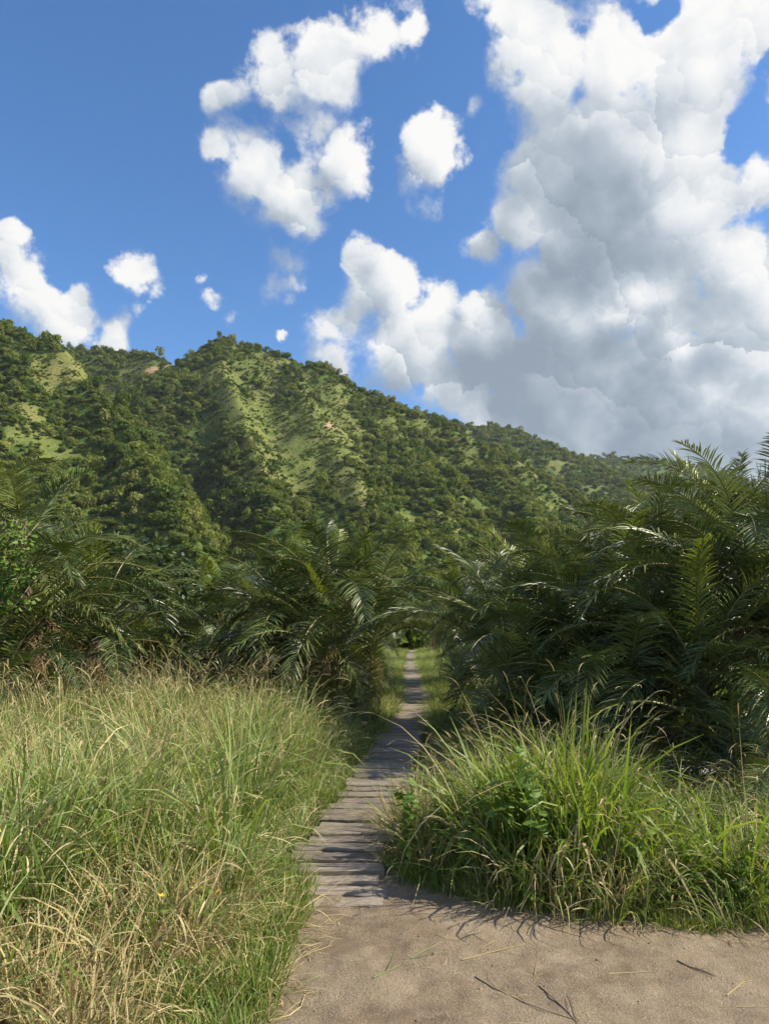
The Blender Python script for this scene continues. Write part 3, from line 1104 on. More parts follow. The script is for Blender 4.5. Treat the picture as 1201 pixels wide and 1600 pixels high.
def palm(label, u, d, stems, L=2.2, nf=24, seed=0, group='wild date palms of the thicket', dead=3, young=1, az_bias=None):
    """stems: list of (dx, dy, height, lean_x, lean_y)"""
    rs = random.Random(seed)
    bx = (u - CU) / F * (d * CP - CAMH * SP)
    root = empty('date_palm', (bx, d, -.03), label, 'palm', group)
    ga = rs.uniform(0, 6.28)
    sa = rs.uniform(2.6, 6.8)
    stems = list(stems) + [(math.cos(sa) * .45, math.sin(sa) * .45 - .1, .28, math.cos(sa) * .12, math.sin(sa) * .12)]
    for (dx, dy, h, lx, ly) in stems:
        top = Vector((dx + lx, dy + ly, h))
        G = Geo()
        n = 7
        pts, rad = [], []
        for i in range(n):
            s = i / (n - 1)
            pts.append(Vector((dx + lx * s ** 1.4, dy + ly * s ** 1.4, -.02 + h * s)))
            rad.append((.10 - .02 * s) * (1 + .18 * (i % 2)))
        G.tube(pts, rad, 8)
        # old leaf bases sticking out of the stem
        for k in range(int(h * 12)):
            s = rs.uniform(.15, 1)
            a = rs.uniform(0, 6.28)
            i = min(int(s * (n - 1)), n - 2)
            c = pts[i].lerp(pts[i + 1], s * (n - 1) - i)
            o_ = Vector((math.cos(a), math.sin(a), .9)).normalized()
            G.tube([c + Vector((math.cos(a), math.sin(a), 0)) * .07, c + o_ * rs.uniform(.13, .22)], [.028, .012], 4)
        obj('stem', G.mesh('stem', M['trunk']), root)
        total = nf - 3 + rs.randint(-2, 2) if h > .3 else 10
        for k in range(total):
            q = (k + .5) / total
            cls = 'up' if q < .08 else 'high' if q < .30 else 'mid' if q < .56 else 'low' if q < .80 else 'hang'
            ga += 2.39996
            az = ga + rs.gauss(0, .15)
            me = rs.choice(FR[cls])
            sc = L / 2.2 * rs.uniform(.82, 1.12) * (.9 if cls == 'up' else 1)
            lc, ro = top + Vector((math.cos(az) * .05, math.sin(az) * .05, -.25 * q)), (rs.gauss(0, .10), rs.gauss(0, .10), az)
            if not over_walk(root, me, lc, ro, sc):
                obj('frond', me, root, lc, ro, sc)
        for k in range(young):
            obj('frond', rs.choice(FR['young']), root, top, (rs.gauss(0, .08), rs.gauss(0, .08), rs.uniform(0, 6.28)), L / 2.2)
        for k in range(dead):
            me, lc, ro, sc = rs.choice(FR['dead']), top + Vector((0, 0, -.35)), (rs.gauss(0, .1), rs.gauss(0, .1), rs.uniform(0, 6.28)), L / 2.2 * rs.uniform(.7, 1.0)
            if not over_walk(root, me, lc, ro, sc):
                obj('frond', me, root, lc, ro, sc)
    return root


PALMS = [
    # label, u, d, stems, L, nf, dead, young
    ('full arching date palm standing beside the boardwalk, centre of the thicket', 520, 12.6, [(0, 0, 2.15, 0, 0), (-.45, .3, 1.7, -.40, 0), (.4, .5, 1.65, .30, .1), (.05, -.35, 1.0, .0, -.2)], 2.25, 27, 4, 1),
    ('upright date palm whose spear fronds rise behind the full central palm', 470, 18.5, [(0, 0, 2.55, .0, 0), (-.8, .4, 2.0, -.3, 0)], 2.1, 22, 1, 2),
    ('low date palm in front of the dark broadleaf tree', 232, 13.6, [(0, 0, .95, 0, 0), (-.7, .3, .8, -.3, 0), (.75, .4, 1.1, .3, 0)], 1.9, 22, 3, 1),
    ('date palm with pale combed fronds between the broadleaf tree and the central palm', 340, 17.2, [(0, 0, 2.0, 0, 0), (.9, .2, 1.6, .3, 0), (-.9, .3, 1.3, -.2, 0)], 2.2, 22, 2, 1),
    ('shaded date palm tucked behind the left shoulder of the central palm', 408, 21.0, [(0, 0, 2.5, 0, 0), (-.5, .5, 1.6, -.3, 0)], 2.1, 20, 2, 0),
    ('huge drooping date palm hung with vines at the left edge of the picture', 20, 10.6, [(0, 0, 2.35, 0, 0), (-.9, .5, 2.9, -.2, 0), (.5, .6, 1.6, .3, .2), (-.1, -.3, 1.1, .1, -.2)], 2.3, 26, 6, 1),
    ('date palm half hidden between the vine-hung palm and the broadleaf tree', 112, 14.2, [(0, 0, 1.9, 0, 0), (.5, .3, 1.1, .2, 0)], 2.1, 22, 2, 0),
    ('small date palm at the grass edge under the pale combed palm', 300, 12.4, [(0, 0, .45, 0, 0), (.5, .2, .35, .2, 0)], 1.5, 16, 2, 1),
    ('date palm leaning over the far bend of the boardwalk from the left', 558, 18.5, [(0, 0, 1.3, .2, 0), (-.5, .4, 1.7, -.2, 0)], 1.9, 22, 3, 0),
    ('far date palm left of where the boardwalk vanishes', 568, 30.0, [(0, 0, 2.1, 0, 0), (-.9, .3, 1.6, -.2, 0)], 2.2, 20, 1, 0),
    ('dark date palm crowding the far bend of the boardwalk from the right', 748, 16.5, [(0, 0, 1.5, -.1, 0), (.6, .3, 1.9, .2, 0)], 2.0, 24, 5, 0),
    ('far date palm closing the gap where the boardwalk vanishes', 716, 37.0, [(0, 0, 2.3, 0, 0), (.9, .4, 2.0, .2, 0)], 2.2, 20, 1, 0),
    ('bright-topped date palm in the middle distance right of the boardwalk', 770, 20.5, [(0, 0, 2.5, 0, 0), (-.7, .2, 2.1, -.2, 0), (.7, .4, 2.4, .2, 0)], 2.1, 22, 2, 3),
    ('date palm in the middle distance beside the great right-hand thicket', 850, 22.0, [(0, 0, 2.8, 0, 0), (.6, .3, 2.3, .3, 0)], 2.2, 22, 2, 1),
    ('deep-shaded date palm spreading low over the right verge grass', 835, 9.8, [(0, 0, .85, 0, 0), (.7, .4, 1.4, .2, 0), (-.1, .9, 1.3, -.2, 0)], 2.2, 22, 3, 0),
    ('tall date palm at the left shoulder of the great right-hand thicket', 965, 10.8, [(0, 0, 2.1, 0, 0), (.5, .5, 2.5, .2, 0), (-.5, .5, 1.7, -.4, 0)], 2.2, 24, 5, 1),
    ('tallest date palm, its spiky top against the clouds at the right edge', 1165, 11.4, [(0, 0, 3.0, 0, 0), (.9, .4, 3.0, .2, 0), (-.7, .3, 2.5, -.3, 0)], 2.2, 26, 3, 1),
    ('near date palm with broad sunlit fronds low on the right', 1110, 8.0, [(0, 0, 1.15, 0, 0), (.6, .3, 1.5, .2, 0)], 2.2, 22, 4, 2),
    ('date palm between the sunlit near palm and the left shoulder of the right-hand thicket', 985, 8.6, [(0, 0, .8, 0, 0), (.3, .5, 1.3, 0, 0)], 2.1, 20, 4, 0),
    ('near date palm cut off by the right edge, glossy fronds', 1290, 8.0, [(0, 0, 1.6, 0, 0), (-.3, .5, 2.2, -.2, 0)], 2.3, 22, 3, 1),
    ('low date palm with browned fronds at the foot of the right-hand thicket', 1160, 6.9, [(0, 0, .25, 0, 0)], 1.5, 14, 5, 0),
    ('date palm behind the vine-hung palm, top edge left', -60, 14.5, [(0, 0, 2.6, 0, 0), (.7, .3, 3.0, .2, 0)], 2.3, 22, 2, 0),
    ('farthest date palm closing the view right behind the end of the boardwalk', 640, 58.0, [(0, 0, 2.4, 0, 0), (-1.0, .3, 1.8, 0, 0), (1.1, .3, 2.0, 0, 0)], 2.4, 22, 1, 1),
    ('small far date palm just right of the end of the boardwalk', 678, 50.0, [(0, 0, 1.9, 0, 0), (1.2, .3, 1.4, 0, 0)], 2.3, 20, 1, 0),
    ('small far date palm just left of the end of the boardwalk', 606, 50.0, [(0, 0, 1.9, 0, 0), (-1.2, .3, 1.5, 0, 0)], 2.3, 20, 1, 0),
    ('far date palm glimpsed over the bright-topped palm', 720, 27.0, [(0, 0, 2.6, 0, 0), (1.2, .5, 2.4, .2, 0)], 2.2, 20, 1, 1),
    ('far date palm glimpsed left of the gap over the boardwalk', 560, 25.0, [(0, 0, 2.2, 0, 0), (-1.0, .5, 2.4, -.2, 0)], 2.2, 20, 1, 0),
]
for i, (lab, u, d, st, L, nf, dd, yg) in enumerate(PALMS):
    palm(lab, u, d, st, L, nf, 40 + i, dead=dd + (2 if d < 15 else 0), young=yg)

# ------------------------------------------------------------------ broadleaf tree and vines
def leaf_outline(p, d, n, ln, wd):
    s = d.cross(n).normalized()
    return [p, p + d * ln * .35 + s * wd * .5, p + d * ln * .75 + s * wd * .33, p + d * ln, p + d * ln * .75 - s * wd * .33, p + d * ln * .35 - s * wd * .5]


def broadleaf_tree(label, u, d, h, rx, seed):
    rs = random.Random(seed)
    bx = (u - CU) / F * (d * CP - CAMH * SP)
    root = empty('broadleaf_tree', (bx, d, -.03), label, 'tree')
    T = Geo()
    top = Vector((.1, 0, h * .62))
    T.tube([Vector((0, 0, -.05)), Vector((.05, .05, h * .3)), top], [.16, .12, .08], 8)
    tips = []
    for k in range(9):
        a = k * 2.4
        e = Vector((math.cos(a) * rx * rs.uniform(.4, .8), math.sin(a) * rx * rs.uniform(.4, .8), h * rs.uniform(.6, .92)))
        st = Vector((.05, .05, h * rs.uniform(.3, .6)))
        T.tube([st, st.lerp(e, .5) + Vector((0, 0, .2)), e], [.05, .035, .012], 5)
        tips.append(e)
    obj('trunk', T.mesh('trunk', M['trunk']), root)
    G = Geo()
    for k in range(60):
        c = rs.choice(tips) + Vector((rs.gauss(0, .42), rs.gauss(0, .42), rs.gauss(0, .26)))
        r0 = rs.random()
        for j in range(40):
            dd = Vector((rs.gauss(0, 1), rs.gauss(0, 1), rs.gauss(-.1, .6))).normalized()
            p = c + dd * rs.uniform(.05, .42)
            nn = Vector((rs.gauss(0, .5), rs.gauss(0, .5), 1)).normalized()
            G.poly(leaf_outline(p, dd, nn, rs.uniform(.09, .16), rs.uniform(.06, .09)), r=min(1, r0 * .5 + rs.random() * .5))
    obj('crown', G.mesh('crown', M['broadleaf']), root)
    return root


broadleaf_tree('dark broadleaf tree with small round leaves among the palms on the left', 205, 15.5, 3.55, 1.45, 5)


def vine(label, u0, v0, d, drop, width, seed):
    rs = random.Random(seed)
    x, y, z = at(u0, v0, d)
    root = empty('climbing_vine', (x, y, 0), label, 'vine')
    G, S = Geo(), Geo()
    for k in range(7):
        px_ = rs.gauss(0, width)
        pts = [Vector((px_ + rs.gauss(0, .05), rs.gauss(0, .1), z - drop * s + rs.gauss(0, .03))) for s in (0, .25, .5, .75, 1)]
        S.tube(pts, [.006] * 5, 4)
        for j in range(60):
            s = rs.random()
            c = pts[min(int(s * 4), 3)].lerp(pts[min(int(s * 4), 3) + 1], s * 4 % 1)
            dd = Vector((rs.gauss(0, 1), rs.gauss(-.4, 1), rs.gauss(-.5, .5))).normalized()
            nn = Vector((rs.gauss(0, .5), -.7, .7)).normalized()
            G.poly(leaf_outline(c + dd * rs.uniform(0, .16), dd, nn, rs.uniform(.05, .10), rs.uniform(.045, .08)), r=rs.random())
    obj('stem', S.mesh('stem', M['twig']), root)
    tag(obj('leaves', G.mesh('leaves', M['leafy']), root), kind='stuff')


vine('light green leafy vine hanging over the big palm at the left edge', 18, 812, 9.4, 1.2, .14, 8)


# ------------------------------------------------------------------ grass
def tuft_mesh(name, seed, n, h, spread, lean, curl, width, mats, straw=0.0, heads=0, segs=6):
    rs = random.Random(seed)
    G = Geo()
    for k in range(n):
        a = rs.uniform(0, 6.283)
        rr = spread * math.sqrt(rs.random())
        az = a + rs.gauss(0, .8)
        p = Vector((math.cos(a) * rr, math.sin(a) * rr, -.02))
        ln = h * rs.uniform(.5, 1.12)
        th = abs(rs.gauss(lean * .6, lean * .5))
        cu = abs(rs.gauss(curl, curl * .5))
        dry = rs.random() < straw
        head = k < heads
        if head:
            ln = h * rs.uniform(1.0, 1.35)
            th *= .6
            cu = rs.uniform(.2, 1.1)
        w = width * rs.uniform(.6, 1.25) * (.45 if head else 1)
        pts, ws, sides = [], [], []
        hd = Vector((math.cos(az), math.sin(az), 0))
        sd = Vector((-math.sin(az), math.cos(az), 0))
        tw = rs.uniform(-.9, .9)
        kink = rs.random() < (.3 if dry else .08)
        ks = rs.uniform(.4, .8)
        for i in range(segs + 1):
            s = i / segs
            e = th + cu * s ** 2.0 + (1.2 if kink and s > ks else 0)
            if i:
                p = p + (hd * math.sin(e) + Vector((0, 0, math.cos(e)))) * (ln / segs)
            if p.z < .01:
                p.z = .01 + rs.random() * .02
            pts.append(p.copy())
            ws.append(w * (0.75 + .6 * s) * (1 - s ** 3) + .0008)
            dirv = hd * math.sin(e) + Vector((0, 0, math.cos(e)))
            sides.append((Matrix.Rotation(tw * (.3 + s), 3, dirv) @ sd))
        r = rs.random()
        G.ribbon(pts, ws, sides, r=r, mi=1 if (dry or head) else 0)
        if head:
            # narrow nodding seed spike
            hp, hw, hs = [], [], []
            q = pts[-1].copy()
            e = th + cu
            for i in range(5):
                s = i / 4
                e2 = e + .9 * s
                if i:
                    q = q + (hd * math.sin(e2) + Vector((0, 0, math.cos(e2)))) * .035
                hp.append(q.copy()); hw.append(.009 * math.sin(math.pi * (.12 + .82 * s))); hs.append(sd)
            G.ribbon(hp, hw, hs, r=.7 + .3 * rs.random(), mi=1)
            G.ribbon(hp, hw, [Vector((0, 0, 1)).cross(sd).normalized()] * 5, r=.7 + .3 * rs.random(), mi=1)
    return G.mesh(name, *mats)


GR, GD, ST = M['grass'], M['grass_deep'], M['straw']
tall = [tuft_mesh('tall_grass', 500 + i, 34, 1.0, .13, .32, 1.15, .0125, (GR, ST), .09, 2) for i in range(6)]
seedy = [tuft_mesh('seeding_grass', 520 + i, 30, 1.0, .13, .30, 1.0, .0068, (GR, ST), .16, 3) for i in range(5)]
strawy = [tuft_mesh('straw_grass', 540 + i, 46, .62, .15, .55, 1.0, .0060, (GR, ST), .82, 2) for i in range(4)]
lush = [tuft_mesh('lush_grass', 560 + i, 30, 1.0, .13, .32, 1.35, .0165, (GD, ST), .06, 1) for i in range(5)]
short = [tuft_mesh('short_grass', 580 + i, 60, .16, .10, .35, .8, .0042, (GD, ST), .18, 0, 4) for i in range(4)]
thatch = [tuft_mesh('thatch', 600 + i, 44, .42, .16, 1.25, .8, .0055, (GR, ST), .95, 0, 5) for i in range(4)]
fine = [tuft_mesh('fine_grass', 620 + i, 60, .8, .15, .42, 1.25, .0045, (GR, ST), .20, 4) for i in range(4)]


def gpoly(pp):
    return [ground(u, v) for u, v in pp]


TALL_L = gpoly([(150, 1720), (225, 1600), (305, 1500), (395, 1405), (446, 1352), (470, 1325), (508, 1283), (545, 1236), (571, 1192), (599, 1140), (612, 1122), (300, 1108), (-300, 1108), (-900, 1240), (-1500, 1720)])
VERGE_L = gpoly([(150, 1720), (225, 1600), (305, 1500), (395, 1405), (446, 1352), (476, 1384), (458, 1450), (428, 1520), (396, 1600), (370, 1720)])
TALL_R = gpoly([(603, 1335), (630, 1362), (700, 1383), (800, 1410), (900, 1424), (1000, 1434), (1300, 1446), (1900, 1460), (1900, 1200), (1000, 1140), (760, 1080), (690, 1075), (674, 1110), (668, 1140), (650, 1190), (636, 1235), (617, 1283)])
VERGE_R = gpoly([(600, 1352), (640, 1380), (700, 1398), (800, 1424), (900, 1436), (1000, 1447), (1300, 1462), (1300, 1446), (1000, 1434), (900, 1424), (800, 1410), (700, 1383), (630, 1362), (603, 1335)])


def sample(poly, n):
    a = np.array(poly)
    lo, hi = a.min(0), a.max(0)
    lo = np.maximum(lo, (-14, 2.25)); hi = np.minimum(hi, (14, 16))
    m = int(n * (hi[0] - lo[0]) * (hi[1] - lo[1]))
    x, y = RNG.uniform(lo[0], hi[0], m), RNG.uniform(lo[1], hi[1], m)
    u, _ = project(x, y, 0 * x + .4)
    k = in_poly(x, y, poly) & (u > -260) & (u < 1460)
    return x[k], y[k]


ACC = {}


def plant(x, y, h, idx, tilt=.08, lean_to=None, zoff=0.0):
    n = len(x)
    rx, ry = RNG.normal(0, tilt, n), RNG.normal(0, tilt, n)
    rots = np.stack([rx, ry, RNG.uniform(0, 6.283, n)], 1)
    w = np.sqrt(np.clip(h, .2, 2))
    return np.stack([x, y, 0 * x - .04 + zoff], 1), rots, np.stack([w, w, h], 1), idx


def mass(name, label, parts, sources):
    P, Rr, S, I = [np.concatenate(c) for c in zip(*parts)]
    print(name, len(P))
    scatter(name, P, Rr, S, I, sources, label, 'grass')


SRC = tall + seedy + strawy + lush + short + thatch + fine
OFF = {}
o_ = 0
for nm, l in (('tall', tall), ('seedy', seedy), ('strawy', strawy), ('lush', lush), ('short', short), ('thatch', thatch), ('fine', fine)):
    OFF[nm] = (o_, len(l))
    o_ += len(l)


def pick(nm, n):
    a, k = OFF[nm]
    return RNG.integers(a, a + k, n)


def edge_dist(x, y, poly_pts):
    d = np.full(len(x), 1e9)
    for (ax, ay), (bx, by) in zip(poly_pts[:-1], poly_pts[1:]):
        dx, dy = bx - ax, by - ay
        t = np.clip(((x - ax) * dx + (y - ay) * dy) / (dx * dx + dy * dy + 1e-9), 0, 1)
        d = np.minimum(d, np.hypot(x - ax - t * dx, y - ay - t * dy))
    return d


# left field
x, y = sample(TALL_L, 52)
keep = RNG.random(len(x)) < np.clip(1.25 - y / 16, .45, 1) * np.clip(.35 + 2.6 * (fbm(x * 1.9 + 3, y * 1.9, 2, 191) - .30), .2, 1)
x, y = x[keep], y[keep]
ed = edge_dist(x, y, TALL_L[:5])
ew = edge_dist(x, y, TALL_L[4:11])
hn = fbm(x * .55, y * .55, 3, 91)
hc = fbm(x * 1.9 + 3, y * 1.9, 2, 191)
h = (.40 + .52 * hn + .52 * hc) * np.clip(.45 + ed * .75, .45, 1) * np.clip(.34 + ew * .62, .34, 1)
dry = fbm(x * .45 + 5, y * .45, 3, 95) + .10 * np.clip((y - 6) / 6, 0, 1)
roll = RNG.random(len(x))
idx = np.where(roll < np.clip((dry - .40) * 2.0, .06, .6), pick('seedy', len(x)), pick('tall', len(x)))
idx = np.where((roll > .93) & (ed > .5), pick('lush', len(x)), idx)
dryzone = ((ed < .75) & (y < 4.3)) | (y < 3.3 + .6 * fbm(x * 1.5, y * 1.5, 2, 303))
idx = np.where(dryzone & (RNG.random(len(x)) < .78), pick('strawy', len(x)), idx)
h = np.where(dryzone, np.minimum(h, .30 + .45 * np.clip(ed, 0, .6) + .25 * RNG.random(len(x))), h)
parts = [plant(x, y, h, idx, .10)]
# taller arching blades standing out of the field near the left edge
bx, by = [], []
for (u_, v_) in [(-60, 1560), (-20, 1520), (20, 1500), (60, 1450), (200, 1440), (150, 1420), (330, 1400), (280, 1340), (90, 1360), (380, 1300), (240, 1240), (60, 1250), (430, 1240)]:
    for k in range(3):
        a, b = ground(u_ + rnd(-25, 25), v_ + rnd(-20, 20))
        bx.append(a); by.append(b)
bx, by = np.array(bx), np.array(by)
parts.append(plant(bx, by, RNG.uniform(.95, 1.3, len(bx)), np.where(RNG.random(len(bx)) < .4, pick('lush', len(bx)), pick('tall', len(bx))), .12))
# dry thatch lying at the feet of the front edge
x, y = sample(TALL_L, 110)
ed = edge_dist(x, y, TALL_L[:5])
k = ((ed < .95) & (y < 4.6)) | (y < 3.9)
x, y = x[k], y[k]
parts.append(plant(x, y, RNG.uniform(.5, 1.2, len(x)), np.where(RNG.random(len(x)) < .7, pick('thatch', len(x)), pick('strawy', len(x))), .25))
mass('tall_grass', 'tall green and straw-coloured grass filling the field left of the boardwalk', parts, SRC)

x, y = sample(VERGE_L, 200)
parts = [plant(x, y, RNG.uniform(.6, 1.45, len(x)), pick('short', len(x)), .12)]
k = RNG.random(len(x)) < .20
parts.append(plant(x[k], y[k], RNG.uniform(.35, .8, k.sum()), pick('thatch', k.sum()), .3))
mass('verge_grass', 'short green turf along the left edge of the dirt path', parts, SRC)

# right mound
x, y = sample(TALL_R, 58)
keep = RNG.random(len(x)) < np.clip(1.3 - y / 13, .4, 1)
x, y = x[keep], y[keep]
u, _ = project(x, y, 0 * x + .6)
prof = np.interp(u, [560, 640, 720, 800, 850, 920, 960, 1010, 1100, 1250, 1500], [.55, .78, .80, .92, 1.02, 1.02, .80, .62, .56, .60, .6])
ed = edge_dist(x, y, TALL_R[:8])
h = prof * (.72 + .5 * fbm(x * .8, y * .8, 3, 97)) * np.clip(.55 + ed * .9, .55, 1)
dw = np.abs(x - walk_x(y)) - BW / 2
h = np.where(y > 6.3, np.minimum(h, .72), h) * np.clip(.42 + dw * .75, .42, 1)
h = np.where(y > 7.5, np.minimum(h, .22 + .4 * np.clip(dw, 0, 2)), h)
roll = RNG.random(len(x))
lushness = np.interp(u, [560, 660, 780, 900, 1000, 1200], [.25, .35, .55, .6, .45, .75])
idx = np.where(roll < lushness, pick('lush', len(x)), np.where(roll < lushness + .25, pick('tall', len(x)), pick('fine', len(x))))
idx = np.where((y > 6.0) & (RNG.random(len(x)) < .8), pick('fine', len(x)), idx)
parts = [plant(x, y, h, idx, .10)]
bx, by = [], []
for (u_, v_) in [(870, 1385), (895, 1390), (905, 1370), (880, 1360), (930, 1380), (800, 1370), (820, 1350), (760, 1365), (1040, 1400), (1120, 1410), (1180, 1415), (960, 1395)]:
    for k in range(3):
        a, b = ground(u_ + rnd(-15, 15), v_ + rnd(-10, 10))
        bx.append(a); by.append(b)
bx, by = np.array(bx), np.array(by)
ub, _ = project(bx, by, 0 * bx + .6)
parts.append(plant(bx, by, RNG.uniform(.95, 1.25, len(bx)) * np.interp(ub, [700, 860, 930, 980, 1100], [.85, 1.08, 1.05, .8, .7]), pick('lush', len(bx)), .10))
k = (ed < .7) & (RNG.random(len(x)) < .42)
parts.append(plant(x[k], y[k], RNG.uniform(.6, 1.1, k.sum()), pick('strawy', k.sum()), .2))
mass('lush_grass', 'lush green bank of long grass right of the boardwalk', parts, SRC)

x, y = sample(VERGE_R, 150)
parts = [plant(x, y, RNG.uniform(.5, 1.1, len(x)), pick('short', len(x)), .12)]
k = RNG.random(len(x)) < .22
parts.append(plant(x[k], y[k], RNG.uniform(.3, .7, k.sum()), pick('thatch', k.sum()), .3))
mass('short_grass', 'short grass fringe at the foot of the right-hand grass bank', parts, SRC)

# low grass along the far boardwalk and on the thicket floor
ys = RNG.uniform(11, 60, 5200)
off = RNG.uniform(.36, 1, len(ys))
side = np.where(RNG.random(len(ys)) < .5, -1, 1)
xs = walk_x(ys) + side * (.34 + RNG.random(len(ys)) ** 1.5 * (1.6 + ys * .05))
parts = [plant(xs, ys, RNG.uniform(.18, .42, len(xs)) + .22 * np.clip(np.abs(xs - walk_x(ys)) - .6, 0, 3), np.where(RNG.random(len(xs)) < .6, pick('lush', len(xs)), pick('tall', len(xs))), .12)]
xs, ys = RNG.uniform(-11, 11, 2600), RNG.uniform(8, 22, 2600)
k = np.abs(xs - walk_x(ys)) > .5
xs, ys = xs[k], ys[k]
parts.append(plant(xs, ys, RNG.uniform(.25, .55, len(xs)), pick('lush', len(xs)), .15))
mass('thicket_grass', 'low grass lining the far boardwalk beneath the palms', parts, SRC)


# ------------------------------------------------------------------ leafy weeds
def weed(label, u, v_base, height, spread, nleaf, size, seed, flowers=0, group='broad-leaved weeds in the grass'):
    rs = random.Random(seed)
    gx, gy = ground(u, v_base)
    root = empty('leafy_weed', (gx, gy, 0), label, 'weed', group)
    # one shared heart-shaped leaf
    G = Geo()
    mid = [Vector((0, 0, 0)), Vector((.45, 0, .05)), Vector((1, 0, -.08))]
    for sg in (1, -1):
        G.poly([mid[0], Vector((-.12, sg * .22, .03)), Vector((.12, sg * .50, .02)), mid[1]], r=.5)
        G.poly([mid[1], Vector((.12, sg * .50, .02)), Vector((.58, sg * .36, -.01)), mid[2]], r=.5)
    leafm = G.mesh('leaf', M['leafy'])
    S = Geo()
    ends = []
    for k in range(max(4, nleaf // 7)):
        a = rs.uniform(0, 6.28)
        top = Vector((math.cos(a) * spread * rs.random(), math.sin(a) * spread * rs.random(), height * rs.uniform(.6, 1)))
        b = Vector((math.cos(a) * .05, math.sin(a) * .05, 0))
        m_ = b.lerp(top, .5) + Vector((rs.gauss(0, .05), rs.gauss(0, .05), .05))
        S.tube([b, m_, top], [.006, .005, .003], 5)
        ends.append((b, m_, top))
    obj('stem', S.mesh('stem', M['leafy']), root)
    for k in range(nleaf):
        b, m_, top = rs.choice(ends)
        s = rs.uniform(.35, 1)
        p = m_.lerp(top, (s - .5) * 2) if s > .5 else b.lerp(m_, s * 2)
        az = rs.uniform(0, 6.28)
        sc = size * rs.uniform(.6, 1.2)
        obj('leaf', leafm, root, p, (rs.gauss(0, .4), rs.uniform(-.2, .7), az), sc)
    if flowers:
        F_ = Geo()
        for j in range(5):
            a = j * 1.2566
            d = Vector((math.cos(a), math.sin(a), .25))
            F_.poly(leaf_outline(Vector((0, 0, 0)), d.normalized(), Vector((0, 0, 1)), 1, .6), r=.5)
        fm = F_.mesh('flower', M['flower'])
        for k in range(flowers):
            b, m_, top = rs.choice(ends)
            obj('flower', fm, root, top + Vector((rs.gauss(0, .06), rs.gauss(0, .06), .02)), (rs.gauss(.4, .4), rs.gauss(0, .4), rs.uniform(0, 6)), .022)


weed('tall broad-leaved weed climbing above the right-hand grass bank', 812, 1402, 1.02, .22, 75, .10, 1)
weed('broad-leaved weed beside the right edge of the boardwalk', 650, 1350, .62, .16, 36, .085, 2)
weed('broad-leaved weed deep in the right grass bank, beside the boardwalk', 700, 1330, .62, .15, 26, .075, 3)
weed('yellow-flowered weed in the middle of the left grass', 312, 1478, .36, .16, 40, .05, 4, 5)
weed('small yellow-flowered weed left of the bigger flowered one', 232, 1505, .34, .13, 30, .045, 5, 4)
weed('low creeping weed at the dirt edge under the right grass bank', 815, 1416, .12, .18, 26, .05, 6)
weed('low round-leaved weed at the bottom of the left grass', 150, 1570, .16, .15, 26, .05, 7)
weed('leafy weed at the left picture edge, low in the grass', 40, 1530, .25, .15, 24, .05, 8)
weed('leafy weed low in front of the left grass, beside the turf', 262, 1545, .16, .14, 22, .045, 9)
weed('leafy weed under the right grass bank toward the right edge', 1085, 1425, .3, .2, 30, .05, 10)

weed('leafy weed in the middle of the right grass bank, beside the tall climbing weed', 760, 1395, .62, .22, 40, .07, 11)
weed('leafy weed near the dirt, between the climbing weed and the tall grass tuft', 862, 1412, .42, .22, 36, .06, 12)
weed('leafy weed in the sunny grass right of the tall grass tuft', 980, 1418, .48, .22, 36, .06, 13)
weed('leafy weed in the right grass bank at the right edge of the picture', 1165, 1430, .42, .22, 34, .06, 14)
weed('leafy weed at the grass corner where the boardwalk meets the dirt', 628, 1362, .3, .16, 28, .06, 15)

# ------------------------------------------------------------------ fallen stalks and twigs on the dirt
def stick(name, label, px, rad, mat, cat, extra=(), group='fallen stalks on the dirt'):
    pts = []
    for (u, v) in px:
        gx, gy = ground(u, v)
        z = float(path_z(np.array([gx]), np.array([gy]))[0]) + rad * 1.1
        pts.append(Vector((gx, gy, z)))
    o0 = pts[0].copy()
    G = Geo()
    G.tube([p - o0 for p in pts], [rad * (1 - .6 * i / (len(pts) - 1)) for i in range(len(pts))], 5)
    for ex in extra:
        q = []
        for (u, v) in ex:
            gx, gy = ground(u, v)
            q.append(Vector((gx, gy, float(path_z(np.array([gx]), np.array([gy]))[0]) + rad * 1.6)) - o0)
        G.tube(q, [rad * .6 * (1 - .6 * i / (len(q) - 1)) for i in range(len(q))], 4)
    o = obj(name, G.mesh(name, mat), None, o0)
    return tag(o, label, cat, group)


stick('fallen_twig', 'long dark twig with a side shoot lying near the bottom edge of the dirt', [(742, 1530), (775, 1548), (820, 1570), (860, 1586), (905, 1603)], .0032, M['twig'], 'twig', [[(775, 1548), (764, 1535), (762, 1523)], [(820, 1570), (800, 1550)]])
stick('fallen_twig', 'forked dry twig at the bottom edge of the dirt, right of the long one', [(842, 1545), (868, 1568), (890, 1590), (902, 1606)], .0034, M['twig'], 'twig', [[(890, 1590), (884, 1565)], [(902, 1600), (893, 1572), (887, 1560)]])
stick('fallen_twig', 'short dark curved twig alone on the right of the dirt', [(1058, 1504), (1078, 1512), (1100, 1520), (1118, 1531)], .004, M['twig'], 'twig', [[(1085, 1514), (1105, 1526), (1112, 1532)]])
stick('grass_stalk', 'pale straight straw stalk lying across the middle of the dirt', [(722, 1506), (760, 1496), (800, 1483), (835, 1473)], .0035, M['straw'], 'stalk')
stick('grass_stalk', 'green forked grass stalk lying on the dirt', [(583, 1537), (610, 1520), (650, 1498), (692, 1478)], .0032, M['grass'], 'stalk', [[(604, 1524), (613, 1500), (620, 1484)], [(640, 1504), (670, 1500), (698, 1494)]])
stick('grass_stalk', 'thin straw stalk right of the middle of the dirt', [(950, 1527), (985, 1524), (1018, 1521)], .003, M['straw'], 'stalk')
